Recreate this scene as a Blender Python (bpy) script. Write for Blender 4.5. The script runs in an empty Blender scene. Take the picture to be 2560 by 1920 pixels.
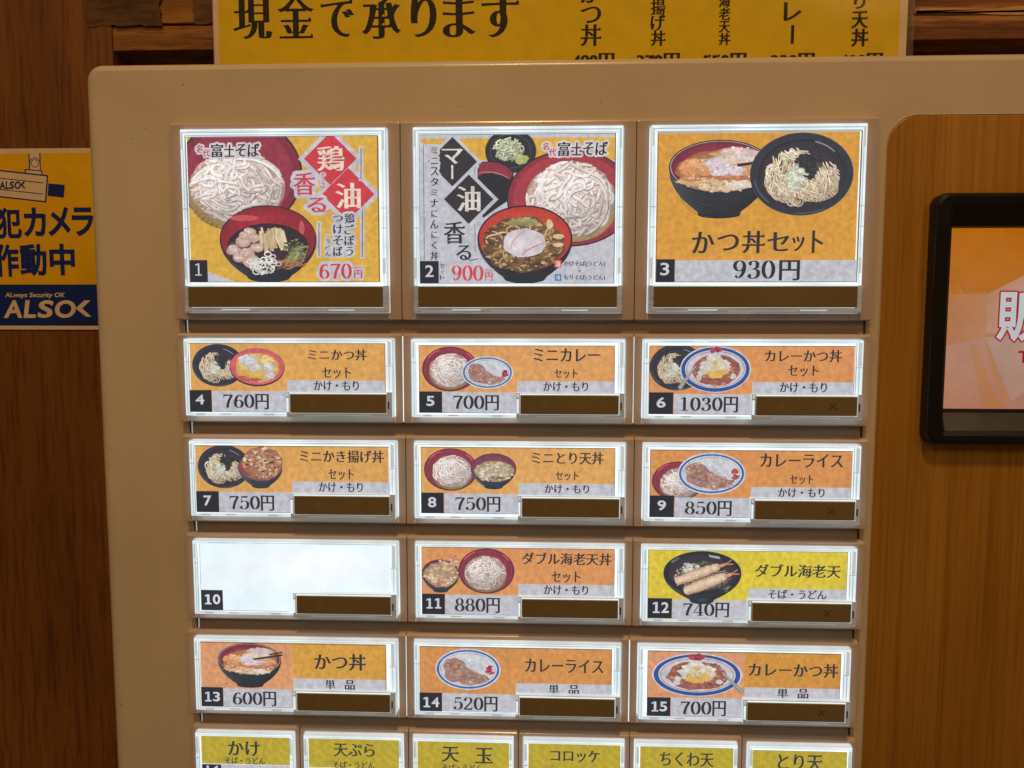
import bpy, math, random
from mathutils import Vector, Matrix
from mathutils.geometry import tessellate_polygon, delaunay_2d_cdt

# ------------------------------------------------------------------ camera, light, exposure
scene = bpy.context.scene
COL = scene.collection
MM = 0.001
W, H, F = 2560.0, 1920.0, 1925.0
RX, RY, RZ = 0.0854, 0.0405, 0.0010
CAM = (144.605, 75.025, -299.359)          # mm: x right, y down, depth away from the viewer


def _mul(a, b):
    return [[sum(a[i][k] * b[k][j] for k in range(3)) for j in range(3)] for i in range(3)]


_c, _s = math.cos, math.sin
ROT = _mul(_mul([[1, 0, 0], [0, _c(RX), -_s(RX)], [0, _s(RX), _c(RX)]],
                [[_c(RY), 0, _s(RY)], [0, 1, 0], [-_s(RY), 0, _c(RY)]]),
           [[_c(RZ), -_s(RZ), 0], [_s(RZ), _c(RZ), 0], [0, 0, 1]])


def at(px, py, d=0.0):
    """point (mm) of the plane at depth d that a pixel of the photograph measures"""
    v = ((px - W / 2) / F, (py - H / 2) / F, 1.0)
    w = [sum(ROT[k][i] * v[k] for k in range(3)) for i in range(3)]
    t = (d - CAM[2]) / w[2]
    return (CAM[0] + t * w[0], CAM[1] + t * w[1])


def V(x, y, d):
    return Vector((x * MM, d * MM, -y * MM))


cam_d = bpy.data.cameras.new("camera")
cam = bpy.data.objects.new("camera", cam_d)
COL.objects.link(cam)
scene.camera = cam
cam_d.sensor_fit = 'HORIZONTAL'
cam_d.sensor_width = 36.0
cam_d.lens = 36.0 * F / W
cam_d.clip_start, cam_d.clip_end = 0.01, 50.0
r, dn, fw = ROT
bv = lambda u: Vector((u[0], u[2], -u[1]))
m3 = Matrix((bv(r), -bv(dn), -bv(fw))).transposed()
cam.matrix_world = Matrix.Translation(V(*CAM)) @ m3.to_4x4()

world = bpy.data.worlds.new("World")
scene.world = world
world.use_nodes = True
wb = world.node_tree.nodes["Background"]
wb.inputs[0].default_value = (1.0, 0.60, 0.30, 1)
wb.inputs[1].default_value = 0.075


def area(name, loc, target, size, power, color, size_y=None):
    l = bpy.data.lights.new(name, 'AREA')
    l.shape = 'RECTANGLE' if size_y else 'DISK'
    l.size = size
    if size_y:
        l.size_y = size_y
    l.energy = power
    l.color = color
    o = bpy.data.objects.new(name, l)
    COL.objects.link(o)
    o.location = loc
    o.rotation_euler = (Vector(target) - Vector(loc)).to_track_quat('-Z', 'Y').to_euler()
    return o


area("ceiling_downlight", (0.10, -0.62, 1.05), (0.13, 0.0, -0.05), 0.14, 6.3, (1.0, 0.60, 0.27))
area("ceiling_lamp", (-0.75, -1.5, 1.2), (0.1, 0.0, -0.1), 0.7, 3.6, (1.0, 0.60, 0.30))
area("room_lamp", (1.1, -1.6, 1.1), (0.2, 0.0, -0.1), 0.7, 4.0, (1.0, 0.60, 0.30))

vs = scene.view_settings
vs.view_transform = 'Standard'
vs.look = 'None'
vs.exposure = 0.0
vs.gamma = 1.0
vs.use_curve_mapping = False
scene.render.film_transparent = False
scene.cycles.max_bounces = 10
scene.cycles.transmission_bounces = 8
scene.cycles.caustics_reflective = False
scene.cycles.caustics_refractive = False
scene.cycles.sample_clamp_indirect = 4.0

# ------------------------------------------------------------------ materials


def lin(c):
    return tuple(((v / 255 / 12.92) if v / 255 <= 0.04045 else ((v / 255 + 0.055) / 1.055) ** 2.4) for v in c)


class NT:
    def __init__(s, name):
        s.m = bpy.data.materials.new(name)
        s.m.use_nodes = True
        s.t = s.m.node_tree
        s.b = s.t.nodes["Principled BSDF"]

    def n(s, typ, **kw):
        x = s.t.nodes.new(typ)
        for k, v in kw.items():
            if k.startswith('_'):
                setattr(x, k[1:], v)
            else:
                x.inputs[k].default_value = v
        return x

    def l(s, a, b):
        s.t.links.new(a, b)

    def coords(s, scale):
        tc = s.n('ShaderNodeTexCoord')
        mp = s.n('ShaderNodeMapping')
        mp.inputs['Scale'].default_value = scale
        s.l(tc.outputs['Object'], mp.inputs['Vector'])
        return mp.outputs['Vector']

    def noise(s, scale, vec, detail=4, rough=0.55):
        x = s.n('ShaderNodeTexNoise')
        x.inputs['Scale'].default_value = scale
        x.inputs['Detail'].default_value = detail
        x.inputs['Roughness'].default_value = rough
        s.l(vec, x.inputs['Vector'])
        return x.outputs['Fac']

    def ramp(s, fac, stops):
        x = s.n('ShaderNodeValToRGB')
        e = x.color_ramp.elements
        while len(e) < len(stops):
            e.new(0.5)
        for k, (p, c) in enumerate(stops):
            e[k].position = p
            e[k].color = (c[0], c[1], c[2], 1)
        s.l(fac, x.inputs['Fac'])
        return x.outputs['Color']

    def mix(s, a, b, fac, mode='MULTIPLY'):
        x = s.n('ShaderNodeMix', _data_type='RGBA', _blend_type=mode)
        for sock, val in ((x.inputs[0], fac), (x.inputs[6], a), (x.inputs[7], b)):
            if hasattr(val, 'links'):
                s.l(val, sock)
            elif isinstance(val, (int, float)):
                sock.default_value = val
            else:
                sock.default_value = (val[0], val[1], val[2], 1)
        return x.outputs[2]

    def bump(s, fac, strength, dist=0.0004):
        x = s.n('ShaderNodeBump')
        x.inputs['Strength'].default_value = strength
        x.inputs['Distance'].default_value = dist
        s.l(fac, x.inputs['Height'])
        s.l(x.outputs['Normal'], s.b.inputs['Normal'])


def plastic(name, color, rough, var=0.10, bump=0.08, speck=True, spec=0.5):
    t = NT(name)
    v = t.coords((1, 1, 1))
    big = t.ramp(t.noise(14, v, 3), [(0.3, (1 - var,) * 3), (0.7, (1 + var * 0.3,) * 3)])
    c = t.mix(big, color, 1.0)
    if speck:
        sp = t.ramp(t.noise(420, v, 1), [(0.800, (1, 1, 1)), (0.82, (0.35, 0.28, 0.22))])
        c = t.mix(c, sp, 0.6)
    t.l(c, t.b.inputs['Base Color'])
    rr = t.ramp(t.noise(60, v, 4), [(0.3, (rough * 0.85,) * 3), (0.7, (rough * 1.2,) * 3)])
    t.l(rr, t.b.inputs['Roughness'])
    t.b.inputs['Specular IOR Level'].default_value = spec
    t.bump(t.noise(1600, v, 2), bump, 0.00012)
    return t.m


def wood(name, dark, mid, light, scale, rough=0.45, grain_bump=0.12, pores=0.75):
    """grain runs along the axis with the small scale"""
    t = NT(name)
    v = t.coords(scale)
    n1 = t.noise(1.0, v, 6, 0.62)
    c = t.ramp(n1, [(0.30, dark), (0.50, mid), (0.72, light)])
    v2 = t.coords(tuple(x * 8 for x in scale))
    n2 = t.noise(1.0, v2, 5, 0.7)
    c2 = t.ramp(n2, [(0.40, (0.52, 0.46, 0.40)), (0.50, (1, 1, 1))])
    c = t.mix(c, c2, pores)
    v4 = t.coords(tuple(x * 1.9 for x in scale))
    c4 = t.ramp(t.noise(1.0, v4, 1, 0.4), [(0.60, (1, 1, 1)), (0.66, (0.74, 0.66, 0.58)), (0.70, (1, 1, 1))])
    c = t.mix(c, c4, pores)
    v3 = t.coords((3, 3, 3))
    c3 = t.ramp(t.noise(1.5, v3, 2), [(0.3, (0.72, 0.68, 0.64)), (0.7, (1.1, 1.08, 1.05))])
    c = t.mix(c, c3, 1.0)
    t.l(c, t.b.inputs['Base Color'])
    t.b.inputs['Roughness'].default_value = rough
    t.b.inputs['Specular IOR Level'].default_value = 0.35
    t.bump(n2, grain_bump, 0.0006)
    return t.m


def printed(name, emit, base, rough, mottle=(0.86, 1.1), coat=0.0, grain=620, veil=1.0):
    """a colour print; the picture itself is the mesh's colour layer"""
    t = NT(name)
    a = t.n('ShaderNodeVertexColor')
    a.layer_name = "print"
    v = t.coords((1, 1, 1))
    m = t.ramp(t.noise(grain, v, 3, 0.6), [(0.34, (mottle[0],) * 3), (0.52, (0.97,) * 3), (0.74, (mottle[1],) * 3)])
    m2 = t.ramp(t.noise(90, v, 2), [(0.3, (0.93,) * 3), (0.7, (1.04,) * 3)])
    c = t.mix(t.mix(a.outputs['Color'], m, 1.0), m2, 1.0)
    if emit and veil:
        c = t.mix(c, (0.028, 0.031, 0.040), 1.0, 'ADD')  # milky haze of the acrylic pane added to the print's colour
    bc = t.mix(c, (base,) * 3, 1.0)
    t.l(bc, t.b.inputs['Base Color'])
    if emit:
        t.l(c, t.b.inputs['Emission Color'])
        t.b.inputs['Emission Strength'].default_value = emit
    t.b.inputs['Roughness'].default_value = rough
    t.b.inputs['Coat Weight'].default_value = coat
    t.b.inputs['Coat Roughness'].default_value = 0.12
    t.b.inputs['Specular IOR Level'].default_value = 0.3
    return t.m


def lit(name, color, strength, base=0.5, rough=0.25, streak=None):
    """acrylic or diffuser that the cold LEDs behind it make glow"""
    t = NT(name)
    t.b.inputs['Base Color'].default_value = (base, base, base, 1)
    t.b.inputs['Roughness'].default_value = rough
    v = t.coords((1, 1, 1))
    n = t.noise(120, v, 3)
    c = t.ramp(n, [(0.30, tuple(x * 0.88 for x in color)), (0.65, color)])
    hot = t.ramp(t.noise(38, v, 2), [(0.32, (0.80, 0.84, 0.87)), (0.66, (1.15, 1.12, 1.10))])
    c = t.mix(c, hot, 1.0)
    if streak:
        vs_ = t.coords(streak)
        c2 = t.ramp(t.noise(1.0, vs_, 3), [(0.35, (0.45, 0.5, 0.52)), (0.55, (1, 1, 1))])
        c = t.mix(c, c2, 0.8)
    t.l(c, t.b.inputs['Emission Color'])
    t.b.inputs['Emission Strength'].default_value = strength
    return t.m


def simple(name, color, rough, spec=0.5, metal=0.0, trans=0.0, ior=1.45):
    t = NT(name)
    t.b.inputs['Base Color'].default_value = (*color, 1)
    t.b.inputs['Roughness'].default_value = rough
    t.b.inputs['Specular IOR Level'].default_value = spec
    t.b.inputs['Metallic'].default_value = metal
    t.b.inputs['Transmission Weight'].default_value = trans
    t.b.inputs['IOR'].default_value = ior
    return t.m


M_CAB = plastic("cream_cabinet_paint", (0.69, 0.61, 0.475), 0.27)
M_FRAME = plastic("cream_frame_plastic", (0.585, 0.487, 0.415), 0.21, speck=False, bump=0.04)
M_RAIL = plastic("cream_rail_plastic", (0.40, 0.33, 0.27), 0.45, speck=False)
M_PANEL = wood("wood_grain_laminate", (0.34, 0.156, 0.015), (0.45, 0.222, 0.026), (0.53, 0.28, 0.042), (120, 120, 2.2), 0.40, 0.03, 0.28)
M_WALL = wood("brown_wall_wood", (0.15, 0.056, 0.009), (0.19, 0.074, 0.012), (0.235, 0.096, 0.0165), (60, 60, 4.0), 0.5, 0.10, 0.6)
M_BLOCK = wood("wall_block_wood", (0.19, 0.080, 0.014), (0.33, 0.150, 0.027), (0.43, 0.205, 0.042), (7, 60, 90), 0.55, 0.15)
M_ROUGH = wood("rough_sawn_dark_wood", (0.07, 0.034, 0.010), (0.115, 0.058, 0.015), (0.165, 0.086, 0.024), (9, 40, 40), 0.7, 0.25)
M_STREAK = wood("streaked_wood", (0.10, 0.036, 0.008), (0.24, 0.088, 0.020), (0.62, 0.36, 0.13), (4.5, 40, 75), 0.5, 0.15)
M_DARK = simple("cavity_shade", (0.012, 0.006, 0.003), 0.8, 0.2)  # near-black back sheet: the cavity's shade is put into its colour
M_GAP = simple("dark_gap_plastic", (0.09, 0.066, 0.045), 0.6, 0.3)
M_BAR = plastic("bar_reflected_brown", (0.225, 0.170, 0.078), 0.28, var=0.18, bump=0.03, speck=False, spec=0.45)  # warm reflection on the dark bars is put into this brown
M_MARK = plastic("dim_sold_out_mark", (0.135, 0.093, 0.042), 0.4, speck=False, bump=0)
M_SPOT = plastic("dim_lamp_spot", (0.235, 0.18, 0.09), 0.4, speck=False, bump=0)
M_MARKF = plastic("fainter_sold_out_mark", (0.203, 0.152, 0.069), 0.35, speck=False, bump=0)
M_SPOTF = plastic("fainter_lamp_spot", (0.237, 0.180, 0.084), 0.35, speck=False, bump=0)
M_CARD = printed("backlit_menu_print", 0.90, 0.16, 0.45, (0.81, 1.17), grain=470)
M_BLANK = printed("backlit_white_sheet", 1.06, 0.16, 0.45, (0.98, 1.01))
M_SCREENP = printed("display_picture", 0.68, 0.03, 0.12, (0.95, 1.04), grain=1500, veil=0)
M_POSTER = printed("laminated_poster_print", 0.0, 1.0, 0.5, (0.97, 1.02), coat=0.35, grain=200)
_t = M_POSTER.node_tree
_tc, _ns, _bp = _t.nodes.new('ShaderNodeTexCoord'), _t.nodes.new('ShaderNodeTexNoise'), _t.nodes.new('ShaderNodeBump')
_ns.inputs['Scale'].default_value = 9.0
_ns.inputs['Detail'].default_value = 3.0
_bp.inputs['Strength'].default_value = 0.5
_bp.inputs['Distance'].default_value = 0.004
_t.links.new(_tc.outputs['Object'], _ns.inputs['Vector'])
_t.links.new(_ns.outputs['Fac'], _bp.inputs['Height'])
_t.links.new(_bp.outputs['Normal'], _t.nodes['Principled BSDF'].inputs['Normal'])
_t.links.new(_bp.outputs['Normal'], _t.nodes['Principled BSDF'].inputs['Coat Normal'])
M_STICK = printed("sticker_print", 0.0, 1.0, 0.5, (0.96, 1.03), coat=0.1, grain=300)
M_LIT = lit("lit_acrylic", (0.66, 0.85, 0.94), 1.0)
M_SIDE = lit("cover_side_glow", (0.80, 0.93, 1.0), 0.55)
M_UNDER = lit("cover_underside_glow", (0.85, 0.95, 1.0), 0.95)
M_LITB = lit("bright_acrylic_edge", (0.80, 0.94, 1.0), 0.95)
M_SLOT = lit("blue_light_slot", (0.30, 0.48, 0.54), 0.75)
M_LITD = lit("dimly_lit_acrylic", (0.50, 0.62, 0.66), 0.72)  # dimmer copy of the lit acrylic, weaker light put into its colour
M_LINE = lit("acrylic_groove", (0.22, 0.29, 0.32), 0.6)
M_LIP = lit("lip_glow_streaks", (0.34, 0.33, 0.31), 0.42, base=0.35, rough=0.12, streak=(60, 60, 700))  # glow and reflected streaks of the clear lip put into its emission
M_PANE = simple("clear_acrylic_pane", (1, 1, 1), 0.03, 0.5, trans=1.0, ior=1.2)
M_LED = lit("led_light_panel", (0.84, 0.95, 1.0), 0.95)
M_BEZEL = plastic("black_bezel_plastic", (0.006, 0.005, 0.0045), 0.30, speck=False, bump=0.06)
M_FILM = simple("clear_laminate_film", (0.95, 0.9, 0.85), 0.08, 0.5, trans=0.92, ior=1.15)

# ------------------------------------------------------------------ mesh helpers (millimetres)


class MB:
    def __init__(s):
        s.v, s.f, s.mi, s.mats = [], [], [], []

    def mid(s, m):
        if m not in s.mats:
            s.mats.append(m)
        return s.mats.index(m)

    def quad(s, pts, m):
        i = len(s.v)
        s.v += pts
        s.f.append(tuple(range(i, i + len(pts))))
        s.mi.append(s.mid(m))

    def box(s, x0, y0, x1, y1, d0, d1, m, bev=0.0):
        """d0 near the viewer, d1 far; bevelled front edge"""
        if bev:
            s.loft([rect(x0, y0, x1, y1, d1), rect(x0, y0, x1, y1, d0 + bev),
                    rect(x0 + bev * 0.3, y0 + bev * 0.3, x1 - bev * 0.3, y1 - bev * 0.3, d0 + bev * 0.3),
                    rect(x0 + bev, y0 + bev, x1 - bev, y1 - bev, d0)], m, cap_end=True, cap_start=True)
        else:
            s.loft([rect(x0, y0, x1, y1, d1), rect(x0, y0, x1, y1, d0)], m, cap_end=True, cap_start=True)

    def loft(s, loops, m, cap_end=False, cap_start=False):
        ms = m if isinstance(m, list) else [m] * (len(loops) - 1)
        n = len(loops[0])
        b = len(s.v)
        for lp in loops:
            s.v += lp
        for k in range(len(loops) - 1):
            mi = s.mid(ms[k])
            for i in range(n):
                j = (i + 1) % n
                s.f.append((b + k * n + i, b + (k + 1) * n + i, b + (k + 1) * n + j, b + k * n + j))
                s.mi.append(mi)
        if cap_end:
            s.f.append(tuple(b + (len(loops) - 1) * n + i for i in range(n))[::-1])
            s.mi.append(s.mid(ms[-1]))
        if cap_start:
            s.f.append(tuple(b + i for i in range(n)))
            s.mi.append(s.mid(ms[0]))

    def mesh(s, name, smooth=False):
        me = bpy.data.meshes.new(name)
        me.from_pydata([V(*p) for p in s.v], [], s.f)
        for m in s.mats:
            me.materials.append(m)
        for p, i in zip(me.polygons, s.mi):
            p.material_index = i
            p.use_smooth = smooth and len(p.vertices) == 4
        me.update()
        return me


def rect(x0, y0, x1, y1, d, db=None, r=0.0, n=4):
    """a loop round a rectangle (counter-clockwise seen from the viewer); db = depth of its bottom edge"""
    db = d if db is None else db
    pts = []
    if r <= 0:
        pts = [(x0, y0), (x1, y0), (x1, y1), (x0, y1)]
    else:
        for cx, cy, a in ((x0 + r, y0 + r, 180), (x1 - r, y0 + r, 270), (x1 - r, y1 - r, 0), (x0 + r, y1 - r, 90)):
            for k in range(n + 1):
                t = math.radians(a + 90 * k / n)
                pts.append((cx + r * math.cos(t), cy + r * math.sin(t)))
    return [(x, y, d + (db - d) * (y - y0) / (y1 - y0)) for x, y in pts]


WORLD = {}


def link(name, me, parent=None, pos=(0, 0, 0), label=None, cat=None, group=None, kind=None):
    o = bpy.data.objects.new(name, me)
    COL.objects.link(o)
    w = V(*pos)
    WORLD[o.name] = w
    if parent is not None:
        o.parent = parent
        o.location = w - WORLD[parent.name]
    else:
        o.location = w
    for k, v in (('label', label), ('category', cat), ('group', group), ('kind', kind)):
        if v:
            o[k] = v
    return o


# ------------------------------------------------------------------ lettering
_glyph = {}


def outlines(text, shear=0.0):
    """the letters' outlines (em units, y up) from Blender's own built-in font"""
    if text in _glyph:
        return _glyph[text]
    cu = bpy.data.curves.new("lettering", 'FONT')
    cu.body = text
    o = bpy.data.objects.new("lettering", cu)
    COL.objects.link(o)
    dg = bpy.context.evaluated_depsgraph_get()
    c = o.to_curve(dg)
    loops = []
    for sp in c.splines:
        bp = sp.bezier_points
        n = len(bp)
        L = []
        for i in range(n):
            a, b = bp[i], bp[(i + 1) % n]
            p0, p1, p2, p3 = a.co, a.handle_right, b.handle_left, b.co
            ch = (p3 - p0)
            ln = ch.length
            if ln < 1e-6 and (p1 - p0).length < 1e-6:
                continue
            dev = 0 if ln < 1e-9 else max(abs(ch.x * (q - p0).y - ch.y * (q - p0).x) / ln for q in (p1, p2))
            k = 1 if dev < 0.002 else (3 if dev < 0.02 else 5)
            for j in range(k):
                t = j / k
                q = p0 * (1 - t) ** 3 + p1 * 3 * t * (1 - t) ** 2 + p2 * 3 * t * t * (1 - t) + p3 * t ** 3
                if not L or (abs(q.x - L[-1][0]) + abs(q.y - L[-1][1])) > 0.0015:
                    L.append((q.x, q.y))
        if len(L) > 2 and abs(L[0][0] - L[-1][0]) + abs(L[0][1] - L[-1][1]) < 0.0015:
            L.pop()
        if len(L) >= 3:
            loops.append(L)
    o.to_curve_clear()
    bpy.data.objects.remove(o)
    bpy.data.curves.remove(cu)
    _glyph[text] = loops
    return loops


def sarea(L):
    return 0.5 * sum(L[i][0] * L[(i + 1) % len(L)][1] - L[(i + 1) % len(L)][0] * L[i][1] for i in range(len(L)))


def restroke(loops, dx, dy, serif=0.0):
    """thicken upright strokes by dx and level ones by dy (negative: thinner), as a printed Mincho face has them"""
    if not loops:
        return loops
    big = max(loops, key=lambda L: abs(sarea(L)))
    sg = 1 if sarea(big) > 0 else -1
    out = []
    for L in loops:
        n = len(L)
        nor = []
        for i in range(n):
            ax, ay = L[i]
            bx, by = L[(i + 1) % n]
            ex, ey = bx - ax, by - ay
            ln = math.hypot(ex, ey) or 1e-9
            nor.append((sg * ey / ln, -sg * ex / ln, ln))
        R = []
        for i in range(n):
            a, b = nor[i - 1], nor[i]
            den = max(0.55, 1 + a[0] * b[0] + a[1] * b[1])
            vx, vy = (a[0] + b[0]) / den, (a[1] + b[1]) / den
            R.append((L[i][0] + vx * dx, L[i][1] + vy * dy))
        if serif:
            S = []
            for i in range(n):
                a, b = nor[i - 1], nor[i]
                # upper right corner that ends a level stroke
                top_first = a[1] > 0.98 and b[0] > 0.97 and 0.03 < b[2] < 0.10 and a[2] > 0.12
                top_last = b[1] > 0.98 and a[0] > 0.97 and 0.03 < a[2] < 0.10 and b[2] > 0.12
                x, y = R[i]
                if top_first:
                    S += [(x - serif * 1.7, y), (x - serif * 0.5, y + serif), (x + serif * 0.15, y)]
                elif top_last:
                    S += [(x + serif * 0.15, y), (x - serif * 0.5, y + serif), (x - serif * 1.7, y)]
                else:
                    S.append((x, y))
            R = S
        out.append(R)
    return out


STY = {
    'mincho': (0.030, 0.002, 0.055),
    'minchob': (0.036, -0.004, 0.055),
    'digits': (0.020, -0.010, 0.0),
    'kantei': (0.046, -0.012, 0.05),
    'gothic': (0.014, 0.012, 0.0),
    'bold': (0.022, 0.022, 0.0),
    'heavy': (0.034, 0.030, 0.0),
    'brush': (0.030, 0.006, 0.03),
    'thin': (-0.004, -0.012, 0.0),
}



def _cub(p0, p1, p2, p3, n=10):
    return [tuple(p0[k] * (1 - t) ** 3 + 3 * p1[k] * t * (1 - t) ** 2 + 3 * p2[k] * t * t * (1 - t) + p3[k] * t ** 3 for k in (0, 1)) for t in [i / n for i in range(n + 1)]]


def _pen(path, thick, thin, out, closed=False):
    """a broad-nib stroke: full width where it runs upright, hairline where it runs level"""
    n = len(path)
    Lf, Rt = [], []
    for i in range(n):
        a = path[i - 1] if (i or closed) else path[0]
        b = path[(i + 1) % n] if (i < n - 1 or closed) else path[-1]
        dx, dy = b[0] - a[0], b[1] - a[1]
        ln = math.hypot(dx, dy) or 1e-9
        w = (thin + (thick - thin) * abs(dy / ln) ** 1.6) / 2
        Lf.append((path[i][0] - dy / ln * w, path[i][1] + dx / ln * w))
        Rt.append((path[i][0] + dy / ln * w, path[i][1] - dx / ln * w))
    for i in range(n if closed else n - 1):
        j = (i + 1) % n
        out.append([Lf[i], Lf[j], Rt[j], Rt[i]])


def _oval(cx, cy, rx, ry, n=30):
    return [(cx + rx * math.cos(6.2832 * k / n), cy + ry * math.sin(6.2832 * k / n)) for k in range(n)]


def figure(ch):
    T, t, o = 0.155, 0.045, []
    if ch == '0':
        _pen(_oval(.3, .5, .205, .475), T, t, o, True)
    elif ch == '8':
        _pen(_oval(.3, .745, .16, .23), T * .85, t, o, True)
        _pen(_oval(.3, .265, .20, .245), T, t, o, True)
    elif ch in '69':
        _pen(_oval(.31, .295, .195, .275), T, t, o, True)
        _pen(_cub((.115, .30), (.11, .72), (.26, 1.0), (.45, .95), 14), T, t, o)
        o.append(_oval(.445, .875, .06, .06, 12))
        if ch == '9':
            o = [[(.6 - x, 1 - y) for x, y in p] for p in o]
    elif ch == '3':
        for q in (((.12, .82), (.14, 1.02), (.47, 1.03), (.44, .74)), ((.44, .74), (.43, .58), (.33, .53), (.22, .525)),
                  ((.22, .525), (.42, .53), (.50, .42), (.48, .27)), ((.48, .27), (.46, -.05), (.10, -.05), (.09, .18))):
            _pen(_cub(*q), T, t, o)
        o += [_oval(.14, .79, .065, .065, 12), _oval(.125, .19, .07, .07, 12)]
    elif ch == '2':
        _pen(_cub((.11, .76), (.11, 1.05), (.50, 1.05), (.47, .72)), T, t, o)
        _pen(_cub((.47, .72), (.45, .50), (.18, .30), (.09, .06)), T * .8, t, o)
        o += [[(.06, 0), (.06, .06), (.13, .125), (.47, .12), (.50, 0)], [(.44, .1), (.52, .25), (.55, .25), (.50, 0)], _oval(.145, .75, .066, .066, 12)]
    elif ch == '5':
        _pen(_cub((.125, .53), (.22, .68), (.53, .66), (.49, .31)), T, t, o)
        _pen(_cub((.49, .31), (.47, -.05), (.10, -.05), (.08, .18)), T, t, o)
        o += [[(.13, .99), (.13, .88), (.44, .86), (.50, .99)], [(.13, .97), (.165, .97), (.15, .53), (.11, .53)], _oval(.125, .19, .067, .067, 12)]
    elif ch == '7':
        _pen(_cub((.53, .95), (.40, .68), (.28, .40), (.27, .0)), T * .95, T * .6, o)
        o += [[(.06, .99), (.56, .99), (.55, .91), (.07, .86)], [(.06, .99), (.11, .99), (.085, .70), (.055, .70)]]
    elif ch == '4':
        o += [[(.34, 1), (.40, 1), (.07, .27), (.02, .27)], [(.02, .285), (.58, .285), (.58, .23), (.02, .23)],
              [(.33, 1), (.47, 1), (.47, 0), (.33, 0)], [(.24, .045), (.56, .045), (.56, 0), (.24, 0)]]
    else:
        o += [[(.225, 1), (.375, 1), (.375, 0), (.225, 0)], [(.10, .05), (.50, .05), (.50, 0), (.10, 0)], [(.09, .88), (.24, 1), (.30, 1), (.24, .90), (.09, .84)]]
    return o


rnd = random.Random(5)


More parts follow.
